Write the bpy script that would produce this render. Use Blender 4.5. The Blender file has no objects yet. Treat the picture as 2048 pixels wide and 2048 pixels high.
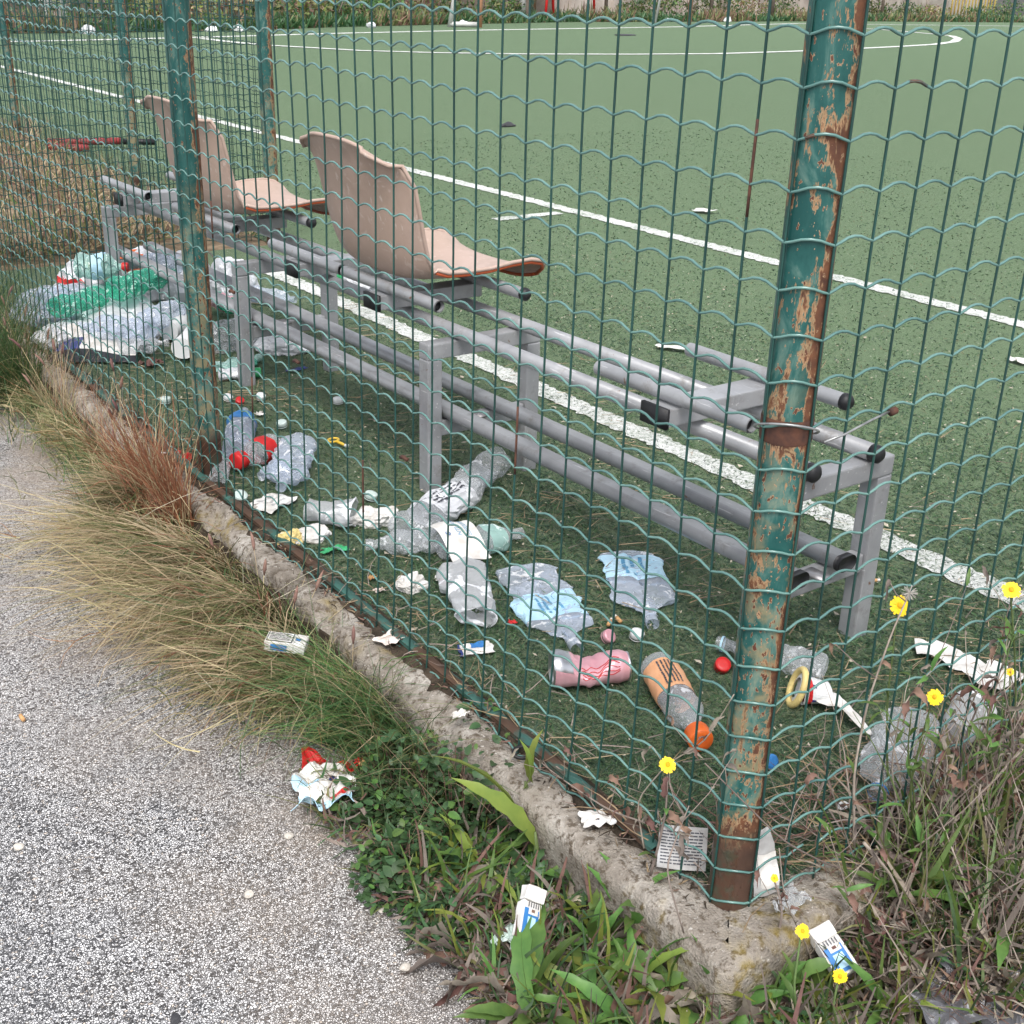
import bpy, bmesh, math, random
import numpy as np
from mathutils import Vector, Matrix, noise as mnoise

random.seed(7)
rng = np.random.default_rng(7)
scene = bpy.context.scene
col = scene.collection
PI = math.pi

# ------------------------------------------------------------------ camera
# world: x = into the pitch, y = along the left-hand fence, z = up; the corner post stands at the origin
F_PX, YAW, PITCH, ROLL = 2453.0, math.radians(35.55), math.radians(23.29), math.radians(-1.686)
CAM = np.array([-1.09144, -0.95861, 1.2])
_f = np.array([math.sin(YAW) * math.cos(PITCH), math.cos(YAW) * math.cos(PITCH), -math.sin(PITCH)])
_r = np.array([math.cos(YAW), -math.sin(YAW), 0.0])
_d = np.cross(_f, _r)
if _d[2] > 0:
    _d = -_d
_c, _s = math.cos(ROLL), math.sin(ROLL)
M = np.array([_c * _r + _s * _d, -_s * _r + _c * _d, _f])
cam_data = bpy.data.cameras.new("camera")
cam = bpy.data.objects.new("camera", cam_data)
col.objects.link(cam)
cam_data.sensor_width = 36.0
cam_data.lens = F_PX / 2048 * 36.0
cam_data.clip_start = 0.05
cam_data.clip_end = 600
m4 = Matrix.Identity(4)
for i in range(3):
    m4[i][0] = M[0][i]
    m4[i][1] = -M[1][i]
    m4[i][2] = -M[2][i]
    m4[i][3] = CAM[i]
cam.matrix_world = m4
scene.camera = cam

# ------------------------------------------------------------------ sky, sun, exposure (bright overcast day)
SUN_EL, SUN_AZ = math.radians(58), math.radians(215)      # azimuth clockwise from +y
world = bpy.data.worlds.new("World")
scene.world = world
world.use_nodes = True
wn = world.node_tree
wn.nodes.clear()
sky = wn.nodes.new("ShaderNodeTexSky")
sky.sky_type = 'NISHITA'
sky.sun_disc = False
sky.sun_elevation = SUN_EL
sky.sun_rotation = SUN_AZ
sky.air_density = 1.0
sky.dust_density = 3.0
hs = wn.nodes.new("ShaderNodeHueSaturation")
hs.inputs['Saturation'].default_value = 0.30
bgn = wn.nodes.new("ShaderNodeBackground")
bgn.inputs['Strength'].default_value = 0.15
wo = wn.nodes.new("ShaderNodeOutputWorld")
wn.links.new(sky.outputs[0], hs.inputs['Color'])
wn.links.new(hs.outputs[0], bgn.inputs['Color'])
wn.links.new(bgn.outputs[0], wo.inputs['Surface'])
sun_data = bpy.data.lights.new("sun", 'SUN')
sun_data.energy = 1.2
sun_data.angle = math.radians(24)
sun_data.color = (1.0, 0.965, 0.92)
sun = bpy.data.objects.new("sun", sun_data)
col.objects.link(sun)
sd = Vector((math.sin(SUN_AZ) * math.cos(SUN_EL), math.cos(SUN_AZ) * math.cos(SUN_EL), math.sin(SUN_EL)))
sun.rotation_euler = sd.to_track_quat('Z', 'Y').to_euler()
sun.location = (0, 0, 20)
vs = scene.view_settings
scene.display_settings.display_device = 'sRGB'
vs.view_transform = 'Standard'
vs.look = 'None'
vs.gamma = 1.0
vs.use_curve_mapping = False
vs.exposure = 0.88
scene.cycles.max_bounces = 10
scene.cycles.transparent_max_bounces = 24
scene.cycles.use_denoising = True

# ------------------------------------------------------------------ placing helpers (photo grid of 1932 units -> a point in the place)
S = 2048 / 1932


def ray(px, py):
    return M.T @ np.array([(px * S - 1024) / F_PX, (py * S - 1024) / F_PX, 1.0])


def G(px, py, z=0.0):
    d = ray(px, py)
    t = (z - CAM[2]) / d[2]
    p = CAM + t * d
    return Vector(p)


def GX(px, py, x):
    d = ray(px, py)
    return Vector(CAM + (x - CAM[0]) / d[0] * d)


def GY(px, py, y):
    d = ray(px, py)
    return Vector(CAM + (y - CAM[1]) / d[1] * d)


# ------------------------------------------------------------------ materials
def lin(c):
    return tuple(((x / 12.92) if x <= .04045 else ((x + .055) / 1.055) ** 2.4) for x in c)


class NT:
    def __init__(self, name):
        self.m = bpy.data.materials.new(name)
        self.m.use_nodes = True
        self.t = self.m.node_tree
        self.t.nodes.clear()
        self.out = self.n("ShaderNodeOutputMaterial")
        self.co = self.n("ShaderNodeTexCoord")

    def n(self, kind, **kw):
        nd = self.t.nodes.new(kind)
        for k, v in kw.items():
            if hasattr(nd, k):
                setattr(nd, k, v)
            else:
                nd.inputs[k.replace('_', ' ')].default_value = v
        return nd

    def l(self, a, b):
        self.t.links.new(a, b)

    def noise(self, scale, detail=4, rough=.55, vec=None, dist=0.0, stretch=None, coord='Object'):
        nz = self.n("ShaderNodeTexNoise")
        nz.inputs['Scale'].default_value = scale
        nz.inputs['Detail'].default_value = detail
        nz.inputs['Roughness'].default_value = rough
        nz.inputs['Distortion'].default_value = dist
        src = vec or self.co.outputs[coord]
        if stretch:
            mp = self.n("ShaderNodeMapping")
            mp.inputs['Scale'].default_value = stretch
            self.l(src, mp.inputs[0])
            src = mp.outputs[0]
        self.l(src, nz.inputs['Vector'])
        return nz.outputs['Fac']

    def ramp(self, fac, stops, interp='LINEAR'):
        r = self.n("ShaderNodeValToRGB")
        r.color_ramp.interpolation = interp
        els = r.color_ramp.elements
        while len(els) < len(stops):
            els.new(.5)
        for e, (p, c) in zip(els, stops):
            e.position = p
            e.color = (*c, 1) if len(c) == 3 else c
        self.l(fac, r.inputs[0])
        return r.outputs[0]

    def step(self, fac, a, b):
        mr = self.n("ShaderNodeMapRange")
        mr.inputs['From Min'].default_value = a
        mr.inputs['From Max'].default_value = b
        mr.clamp = True
        self.l(fac, mr.inputs[0])
        return mr.outputs[0]

    def mix(self, fac, a, b):
        mx = self.n("ShaderNodeMix")
        mx.data_type = 'RGBA'
        for sock, v in ((mx.inputs[0], fac), (mx.inputs[6], a), (mx.inputs[7], b)):
            if isinstance(v, (int, float)):
                sock.default_value = v
            elif isinstance(v, tuple):
                sock.default_value = (*v, 1)
            else:
                self.l(v, sock)
        return mx.outputs[2]

    def math(self, op, a, b=0.0):
        mm = self.n("ShaderNodeMath")
        mm.operation = op
        for sock, v in ((mm.inputs[0], a), (mm.inputs[1], b)):
            if isinstance(v, (int, float)):
                sock.default_value = v
            else:
                self.l(v, sock)
        return mm.outputs[0]

    def bump(self, h, strength=.3, dist=.01, normal=None):
        b = self.n("ShaderNodeBump")
        b.inputs['Strength'].default_value = strength
        b.inputs['Distance'].default_value = dist
        self.l(h, b.inputs['Height'])
        if normal:
            self.l(normal, b.inputs['Normal'])
        return b.outputs[0]

    def bsdf(self, color, rough=.6, metal=0.0, normal=None, spec=.5, link=True, **kw):
        p = self.n("ShaderNodeBsdfPrincipled")
        for name, v in (('Base Color', color), ('Roughness', rough), ('Metallic', metal), ('Specular IOR Level', spec)):
            if isinstance(v, tuple):
                p.inputs[name].default_value = (*v, 1)
            elif isinstance(v, (int, float)):
                p.inputs[name].default_value = v
            else:
                self.l(v, p.inputs[name])
        for k, v in kw.items():
            p.inputs[k].default_value = v
        if normal:
            self.l(normal, p.inputs['Normal'])
        if link:
            self.l(p.outputs[0], self.out.inputs[0])
        return p


_cache = {}


def var(name, c1, c2=None, scale=30, rough=.6, metal=0.0, bump=0.0, bdist=.002, spec=.4, bscale=None, detail=4, lo=.35, hi=.65):
    """colour mottled between two tones with a little relief"""
    if name in _cache:
        return _cache[name]
    t = NT(name)
    c2 = c2 or tuple(x * .75 for x in c1)
    f = t.noise(scale, detail)
    c = t.ramp(f, [(lo, c2), (hi, c1)])
    nrm = None
    if bump:
        nrm = t.bump(t.noise(bscale or scale * 3, 5), bump, bdist)
    t.bsdf(c, rough, metal, nrm, spec)
    _cache[name] = t.m
    return t.m


def film(name, tint, alpha, white=(.86, .87, .90), rough=.10, wscale=60, glass=(.93, .95, .97)):
    """thin clear or tinted plastic: partly see-through, with whitish creases and gloss"""
    if name in _cache:
        return _cache[name]
    t = NT(name)
    wr = t.noise(wscale * .55, 4, .6, dist=1.2)
    wf = t.step(wr, .58, .63)
    c = t.mix(wf, tint, white)
    nrm = t.bump(wr, .5, .008)
    p = t.bsdf(c, rough, 0, nrm, .9, link=False)
    tr = t.n("ShaderNodeBsdfTransparent")
    tr.inputs[0].default_value = (*glass, 1)
    lw = t.n("ShaderNodeLayerWeight")
    lw.inputs[0].default_value = .35
    a = t.math('ADD', t.math('MULTIPLY', lw.outputs['Facing'], .35), alpha)
    a = t.math('ADD', a, t.math('MULTIPLY', wf, .30))
    a = t.math('MINIMUM', a, 1.0)
    ms = t.n("ShaderNodeMixShader")
    t.l(a, ms.inputs[0])
    t.l(tr.outputs[0], ms.inputs[1])
    t.l(p.outputs[0], ms.inputs[2])
    t.l(ms.outputs[0], t.out.inputs[0])
    _cache[name] = t.m
    return t.m


def leafmat(name, c1, c2, scale=40, rough=.5, trans=.25):
    if name in _cache:
        return _cache[name]
    t = NT(name)
    oi = t.n("ShaderNodeObjectInfo")
    f = t.noise(scale, 3)
    c = t.ramp(f, [(.3, c2), (.7, c1)])
    hsv = t.n("ShaderNodeHueSaturation")
    v = t.math('ADD', t.math('MULTIPLY', oi.outputs['Random'], .55), .75)
    t.l(v, hsv.inputs['Value'])
    t.l(t.math('ADD', t.math('MULTIPLY', oi.outputs['Random'], .04), .48), hsv.inputs['Hue'])
    t.l(c, hsv.inputs['Color'])
    p = t.bsdf(hsv.outputs[0], rough, 0, t.bump(t.noise(scale * 3, 3), .25, .002), .4, link=False)
    tl = t.n("ShaderNodeBsdfTranslucent")
    t.l(hsv.outputs[0], tl.inputs[0])
    ms = t.n("ShaderNodeMixShader")
    ms.inputs[0].default_value = trans
    t.l(p.outputs[0], ms.inputs[1])
    t.l(tl.outputs[0], ms.inputs[2])
    t.l(ms.outputs[0], t.out.inputs[0])
    _cache[name] = t.m
    return t.m


def mat_asphalt():
    t = NT("worn_asphalt")
    co = t.co.outputs['Object']
    wob = t.n("ShaderNodeTexNoise")
    wob.inputs['Scale'].default_value = 90
    t.l(co, wob.inputs['Vector'])
    vm = t.n("ShaderNodeVectorMath")
    vm.operation = 'MULTIPLY_ADD'
    t.l(wob.outputs['Color'], vm.inputs[0])
    vm.inputs[1].default_value = (.011, .011, .011)
    t.l(co, vm.inputs[2])
    vo = t.n("ShaderNodeTexVoronoi")
    vo.feature = 'F1'
    vo.inputs['Scale'].default_value = 275
    t.l(vm.outputs[0], vo.inputs['Vector'])
    ve = t.n("ShaderNodeTexVoronoi")
    ve.feature = 'DISTANCE_TO_EDGE'
    ve.inputs['Scale'].default_value = 275
    t.l(vm.outputs[0], ve.inputs['Vector'])
    sep = t.n("ShaderNodeSeparateColor")
    t.l(vo.outputs['Color'], sep.inputs[0])
    stone = t.ramp(sep.outputs[0], [(0, (.045, .045, .05)), (.16, (.16, .16, .165)), (.27, (.66, .65, .66)), (.65, (.83, .82, .82)), (.93, (.90, .89, .875)), (1, (.68, .58, .49))])
    gap = t.math('MULTIPLY', t.step(ve.outputs[0], .01, .16), t.step(t.noise(330, 3, .7), .24, .42))
    big = t.noise(2.2, 4)
    gapc = t.mix(t.step(big, .4, .62), (.05, .05, .055), (.16, .155, .155))
    c = t.mix(gap, gapc, stone)
    # brown dust that gathers along the verge
    geo = t.n("ShaderNodeSeparateXYZ")
    t.l(co, geo.inputs[0])
    near = t.step(geo.outputs[0], -.85, -.30)
    near = t.math('MULTIPLY', near, t.step(t.noise(5, 5), .3, .62))
    c = t.mix(t.math('MULTIPLY', near, .72), c, (.50, .41, .33))
    c = t.mix(t.math('MULTIPLY', t.step(t.noise(3.1, 5, .65), .46, .66), .22), c, (.26, .26, .27))
    c = t.mix(t.math('MULTIPLY', t.step(t.noise(14, 5, .7), .58, .72), .28), c, (.12, .12, .125))
    h = t.math('ADD', t.math('MULTIPLY', gap, 1.0), t.math('MULTIPLY', sep.outputs[1], .6))
    t.bsdf(c, .8, 0, t.bump(h, .9, .004), .3)
    return t.m


def mat_turf():
    t = NT("artificial_turf")
    co = t.co.outputs['Object']
    fine = t.noise(420, 3, .7)
    mid = t.noise(26, 5, .65)
    big = t.noise(1.3, 5, .6)
    c = t.ramp(fine, [(.34, (.023, .046, .019)), (.52, (.052, .096, .040)), (.70, (.096, .152, .068))])
    c = t.mix(t.step(mid, .45, .75), c, (.078, .134, .060))
    fl = t.noise(95, 4, .75)
    c = t.mix(t.math('MULTIPLY', t.step(fl, .54, .64), .75), c, (.030, .042, .026))
    c = t.mix(t.math('MULTIPLY', t.step(t.noise(3.2, 5, .65), .48, .68), .45), c, (.060, .092, .042))
    # dirty, trodden strip beside the fence
    sx = t.n("ShaderNodeSeparateXYZ")
    t.l(co, sx.inputs[0])
    wobx = t.math('ADD', sx.outputs[0], t.math('MULTIPLY', big, 1.4))
    dirt = t.math('SUBTRACT', 1.0, t.step(wobx, 1.1, 2.6))
    c = t.mix(t.math('MULTIPLY', dirt, .72), c, t.ramp(t.noise(60, 5, .7), [(.35, (.012, .017, .010)), (.6, (.034, .043, .024)), (.75, (.09, .08, .055))]))
    # sand grains and black rubber crumb
    v = t.n("ShaderNodeTexVoronoi")
    v.inputs['Scale'].default_value = 55
    t.l(co, v.inputs['Vector'])
    sp = t.n("ShaderNodeSeparateColor")
    t.l(v.outputs['Color'], sp.inputs[0])
    dot = t.math('MULTIPLY', t.math('LESS_THAN', v.outputs['Distance'], .16), t.math('GREATER_THAN', sp.outputs[0], .90))
    c = t.mix(dot, c, (.6, .58, .5))
    dot2 = t.math('MULTIPLY', t.math('LESS_THAN', v.outputs['Distance'], .25), t.math('LESS_THAN', sp.outputs[1], .10))
    c = t.mix(dot2, c, (.015, .016, .015))
    t.bsdf(c, .85, 0, t.bump(fine, .8, .008), .35, **{'Sheen Weight': .36, 'Sheen Roughness': .4, 'Sheen Tint': (.66, .86, .54, 1)})
    return t.m


def mat_line():
    t = NT("white_turf_line")
    f = t.noise(105, 5, .8)
    g = t.noise(5, 4)
    f2 = t.math('ADD', f, t.math('MULTIPLY', g, .35))
    c = t.ramp(f2, [(.52, (.15, .20, .13)), (.62, (.52, .55, .50)), (.76, (.82, .82, .80))])
    t.bsdf(c, .8, 0, t.bump(f, .9, .01), .3)
    return t.m


def mat_concrete():
    t = NT("kerb_concrete")
    a = t.noise(9, 6, .7)
    b = t.noise(70, 5, .7)
    c = t.ramp(a, [(.3, (.17, .145, .12)), (.48, (.31, .275, .235)), (.66, (.50, .465, .42))])
    c = t.mix(t.step(b, .50, .62), c, (.13, .105, .08))
    c = t.mix(t.step(t.noise(120, 3), .64, .72), c, (.52, .49, .45))
    lich = t.math('MULTIPLY', t.step(t.noise(4.2, 4), .53, .63), t.step(t.noise(36, 5), .42, .62))
    c = t.mix(t.math('MULTIPLY', lich, .75), c, (.24, .175, .035))
    soot = t.step(t.noise(5.5, 5, .7), .55, .70)
    c = t.mix(t.math('MULTIPLY', soot, .8), c, (.07, .055, .042))
    t.bsdf(c, .92, 0, t.bump(t.math('ADD', b, t.noise(220, 4)), .75, .008), .08)
    return t.m


def mat_post(name, rust_amount, seed):
    t = NT(name)
    mp = t.n("ShaderNodeMapping")
    mp.inputs['Location'].default_value = (seed, seed * 1.7, seed * .3)
    t.l(t.co.outputs['Object'], mp.inputs[0])
    v = mp.outputs[0]
    streak = t.noise(46, 6, .72, vec=v, stretch=(1, 1, .30), dist=.5)
    patch = t.noise(15, 5, .65, vec=v, stretch=(1, 1, .55))
    fade = t.noise(21, 5, .65, vec=v, stretch=(1, 1, .5), dist=.6)
    sx = t.n("ShaderNodeSeparateXYZ")
    t.l(t.co.outputs['Object'], sx.inputs[0])
    low = t.math('SUBTRACT', 1.0, t.step(sx.outputs[2], .45, .85))
    fd = t.math('ADD', fade, t.math('MULTIPLY', low, .10))
    paint = t.ramp(fd, [(.40, (.006, .066, .060)), (.54, (.016, .094, .084)), (.63, (.075, .165, .14)), (.72, (.17, .22, .165))])
    paint = t.mix(t.math('MULTIPLY', t.math('MULTIPLY', low, .8), t.step(t.noise(28, 4, vec=v), .50, .62)), paint, (.24, .20, .11))
    wx = t.math('ADD', t.math('MULTIPLY', sx.outputs[0], .82), t.math('MULTIPLY', sx.outputs[1], -.57))
    side = t.math('MULTIPLY', t.step(wx, .010, .028), .16)         # weather side of the tube
    r0 = t.math('ADD', t.math('ADD', t.math('MULTIPLY', streak, .55), t.math('MULTIPLY', patch, .50)), side)
    lo = .69 - rust_amount
    edge = t.step(r0, lo, lo + .012)
    c = t.mix(edge, paint, t.ramp(t.noise(70, 4, vec=v), [(.35, (.27, .20, .11)), (.65, (.36, .21, .11))]))
    core = t.step(r0, lo + .022, lo + .05)
    c = t.mix(core, c, t.ramp(t.noise(55, 4, vec=v), [(.3, (.055, .022, .014)), (.7, (.17, .068, .03))]))
    pn = t.math('ADD', t.noise(170, 2, vec=v, stretch=(1, 1, .5)), t.math('MULTIPLY', low, .05))
    pits = t.step(pn, .665, .69)
    c = t.mix(t.step(pn, .64, .66), c, (.36, .24, .14))
    c = t.mix(pits, c, (.10, .035, .02))
    # the foot of the tube is brown with old bitumen and rust
    footz = t.math('ADD', sx.outputs[2], t.math('MULTIPLY', t.noise(20, 4, vec=v), .05))
    foot = t.math('SUBTRACT', 1.0, t.step(footz, .12, .17))
    c = t.mix(foot, c, t.ramp(t.noise(18, 4, vec=v), [(.3, (.035, .020, .014)), (.55, (.075, .038, .024)), (.72, (.03, .07, .045))]))
    h = t.math('SUBTRACT', 1.0, edge)
    rough = t.math('ADD', t.math('MULTIPLY', edge, .35), .42)
    t.bsdf(c, rough, 0, t.bump(t.math('ADD', h, t.math('MULTIPLY', t.noise(200, 4, vec=v), .4)), .5, .0015), .45)
    return t.m


def mat_steel():
    t = NT("grey_painted_steel")
    a = t.noise(7, 5, .6)
    c = t.ramp(a, [(.35, (.245, .25, .262)), (.65, (.355, .36, .372))])
    d = t.step(t.noise(19, 6, .7), .55, .70)
    c = t.mix(t.math('MULTIPLY', d, .55), c, (.17, .155, .135))
    r = t.step(t.noise(30, 5, .7, dist=.5), .66, .70)
    c = t.mix(r, c, (.16, .075, .035))
    sc = t.step(t.noise(120, 3, .6, stretch=(1, .08, 1)), .66, .69)
    c = t.mix(sc, c, (.50, .50, .51))
    t.bsdf(c, t.math('ADD', t.math('MULTIPLY', d, .25), .34), .15, t.bump(t.noise(60, 4), .08, .001), .5)
    return t.m


def mat_seat():
    t = NT("faded_salmon_plastic")
    sx = t.n("ShaderNodeSeparateXYZ")
    t.l(t.co.outputs['Object'], sx.inputs[0])
    c = t.ramp(t.noise(5, 5, .6), [(.35, (.40, .295, .235)), (.65, (.485, .36, .305))])
    c = t.mix(t.math('MULTIPLY', t.step(t.noise(9, 6, .7), .50, .68), .45), c, (.30, .225, .175))
    c = t.mix(t.math('MULTIPLY', t.step(t.noise(60, 4, .7, stretch=(1, 1, .25)), .62, .68), .6), c, (.62, .54, .49))
    c = t.mix(t.math('MULTIPLY', t.step(t.noise(16, 3, .6, dist=1.0), .64, .68), .5), c, (.58, .48, .42))
    t.bsdf(c, .5, 0, t.bump(t.noise(14, 4), .12, .002), .35)
    return t.m


MAT = {}
MAT['asphalt'] = mat_asphalt()
MAT['turf'] = mat_turf()
MAT['line'] = mat_line()
MAT['concrete'] = mat_concrete()
MAT['post'] = mat_post("chipped_green_paint", .135, 3.1)
MAT['post_far'] = mat_post("worn_green_paint", .035, 9.4)
MAT['wire'] = var('green_wire_coating_skylit', (.135, .265, .235), (.065, .16, .147), 9, .24, 0, .15, .0006, .8)  # horizontal wires: sky reflection painted in as a paler base than the verticals
MAT['wire_v'] = var('dark_green_wire_coating', (.020, .075, .064), (.010, .042, .036), 9, .42, 0, 0, spec=.4)
MAT['wire_rust'] = var('rusted_wire', (.12, .05, .03), (.05, .025, .02), 60, .8)
MAT['tie'] = var('galvanised_tie_wire', (.42, .43, .43), (.25, .26, .26), 60, .4, .7)
MAT['rail'] = var('rusty_green_angle_bar', (.040, .115, .095), (.085, .048, .03), 11, .7, 0, .5, .003, lo=.47, hi=.53)
MAT['steel'] = mat_steel()
MAT['steel_edge'] = var('scuffed_steel', (.36, .36, .38), (.22, .20, .19), 30, .4, .5)
MAT['black_cap_and_bore'] = var('black_rubber_and_bore_shade', (.018, .018, .02), (.01, .01, .012), 40, .5)
MAT['seat'] = mat_seat()
MAT['seat_rim'] = var('unfaded_orange_plastic', (.50, .10, .03), (.38, .075, .025), 20, .5)
MAT['soil'] = var('dry_soil', (.27, .205, .14), (.13, .095, .062), 14, .95, 0, .9, .02, .1, detail=7)
MAT['dark_soil'] = var('dark_soil', (.085, .065, .048), (.03, .024, .018), 25, .95, 0, .9, .015, .1, detail=7)
MAT['clear'] = film('clear_plastic', (.62, .64, .66), .22, glass=(.95, .96, .97))
MAT['clear_blue'] = film('bluish_clear_plastic', (.60, .66, .76), .30, glass=(.90, .94, .99))
MAT['clear_green'] = film('green_bottle_plastic', (.06, .44, .30), .40, white=(.55, .80, .70), glass=(.45, .88, .74))
MAT['mint'] = film('pale_mint_plastic', (.40, .62, .57), .50, white=(.75, .85, .82), glass=(.75, .93, .88))
MAT['frost'] = film('frosted_plastic', (.55, .56, .57), .46, rough=.35, wscale=25)
MAT['white_bag'] = film('white_bag_plastic', (.66, .67, .70), .74, white=(.86, .87, .90), rough=.3, wscale=40)
MAT['dirty_film'] = film('dirty_plastic_sheet', (.20, .20, .22), .50, white=(.45, .45, .48), rough=.3, wscale=22)
MAT['white_paper'] = var('white_paper', (.78, .77, .75), (.56, .53, .49), 30, .8, 0, .25, .003, .2)
MAT['pink_paper'] = var('pinkish_tissue', (.78, .70, .66), (.60, .50, .45), 35, .85, 0, .3, .003, .2)
MAT['grey_card'] = var('grey_weathered_card', (.50, .50, .50), (.34, .33, .32), 30, .8, 0, .3, .003, .2)
MAT['blue'] = var('blue_print', (.045, .22, .52), (.03, .15, .40), 30, .4)
MAT['pale_blue'] = var('pale_blue_label', (.47, .68, .80), (.38, .60, .74), 25, .4, 0, .3, .003)
MAT['navy'] = var('navy_print', (.03, .05, .22), (.02, .03, .12), 30, .4)
MAT['red'] = var('red_plastic', (.60, .025, .025), (.50, .02, .02), 30, .35)
MAT['red_dull'] = var('faded_red_pipe', (.34, .05, .05), (.20, .05, .045), 12, .6)
MAT['orange'] = var('orange_plastic', (.72, .14, .02), (.60, .11, .02), 30, .35)
MAT['orange_label'] = var('orange_label', (.74, .40, .22), (.68, .34, .17), 25, .45)
MAT['yellow'] = var('yellow_plastic', (.72, .50, .06), (.62, .40, .05), 30, .4)
MAT['pale_yellow'] = var('pale_yellow_plastic', (.74, .60, .25), (.64, .50, .2), 30, .4)
MAT['green_print'] = var('green_foil', (.05, .42, .17), (.04, .32, .12), 40, .35)
MAT['pink'] = var('pink_can_paint', (.72, .42, .46), (.66, .32, .37), 16, .32, .25, .2, .002)
MAT['can_metal'] = var('can_aluminium', (.72, .72, .74), (.55, .55, .57), 20, .28, .9, .1, .001)
MAT['white_plastic'] = var('white_plastic', (.76, .77, .77), (.66, .67, .67), 30, .4)
MAT['mint_plastic'] = var('pale_mint_cap_plastic', (.62, .72, .68), (.52, .62, .58), 30, .4)
MAT['ink'] = var('printing_ink', (.07, .075, .09), (.04, .04, .05), 60, .6)
MAT['ink_blue'] = var('blue_ink', (.12, .32, .50), (.08, .25, .42), 60, .6)
MAT['butt'] = var('cigarette_filter', (.62, .36, .16), (.50, .28, .12), 60, .8)
MAT['tan_grass'] = leafmat('straw_grass', (.50, .405, .25), (.36, .28, .16), 20, .6, .2)
MAT['olive_grass'] = leafmat('olive_grass', (.25, .25, .105), (.135, .15, .06), 20, .55, .25)
MAT['green_grass'] = leafmat('green_grass', (.085, .16, .055), (.05, .105, .035), 20, .5, .25)
MAT['red_grass'] = leafmat('reddish_dry_grass', (.31, .135, .07), (.20, .085, .05), 20, .6, .2)
MAT['purple_head'] = leafmat('purplish_seed_head', (.27, .15, .125), (.17, .09, .08), 90, .8, .1)
MAT['blade_dark'] = var('turf_fibre_dark', (.028, .068, .036), (.018, .045, .024), 30, .5, 0, 0, spec=.35)
MAT['blade_mid'] = var('turf_fibre_mid', (.066, .135, .050), (.040, .092, .034), 30, .5, 0, 0, spec=.35)
MAT['blade_pale'] = var('turf_fibre_faded', (.17, .185, .105), (.11, .125, .065), 30, .6, 0, 0, spec=.3)
MAT['straw'] = var('straw', (.32, .235, .14), (.20, .14, .085), 40, .8, 0, 0)
MAT['speck'] = var('pale_crumbs', (.48, .43, .34), (.30, .26, .20), 40, .8, 0, 0)
MAT['leaf'] = leafmat('green_leaf', (.135, .235, .055), (.075, .155, .038), 35, .45, .3)
MAT['leaf_dark'] = leafmat('dark_green_leaf', (.072, .135, .052), (.032, .075, .030), 45, .45, .2)
MAT['leaf_lime'] = leafmat('yellow_green_leaf', (.27, .32, .065), (.18, .24, .05), 30, .45, .35)
MAT['leaf_grey'] = leafmat('withered_grey_leaf', (.26, .22, .185), (.155, .13, .105), 40, .8, .15)
MAT['leaf_brown'] = leafmat('withered_brown_leaf', (.235, .135, .105), (.14, .082, .062), 40, .8, .15)
MAT['leaf_pale'] = leafmat('bleached_leaf', (.42, .37, .29), (.30, .25, .19), 40, .8, .15)
MAT['stem_green'] = leafmat('green_stem', (.14, .20, .07), (.10, .14, .05), 40, .6, 0.05)
MAT['stem_dead'] = leafmat('dead_grey_stem', (.34, .285, .245), (.21, .165, .135), 40, .85, 0.02)
MAT['petal'] = var('yellow_petal', (.82, .60, .01), (.76, .47, .01), 60, .6, 0, 0)
MAT['petal_centre'] = var('deep_yellow_flower_centre', (.72, .40, .01), (.6, .3, .01), 90, .8, 0, 0)
MAT['fluff'] = var('grey_seed_fluff', (.55, .52, .48), (.40, .37, .33), 90, .9, 0, 0)
MAT['pebble'] = var('pale_pebble', (.60, .56, .50), (.46, .42, .37), 20, .8)
MAT['dark_stone'] = var('dark_pebble', (.06, .06, .065), (.04, .04, .045), 20, .7)

# ------------------------------------------------------------------ mesh helpers


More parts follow.
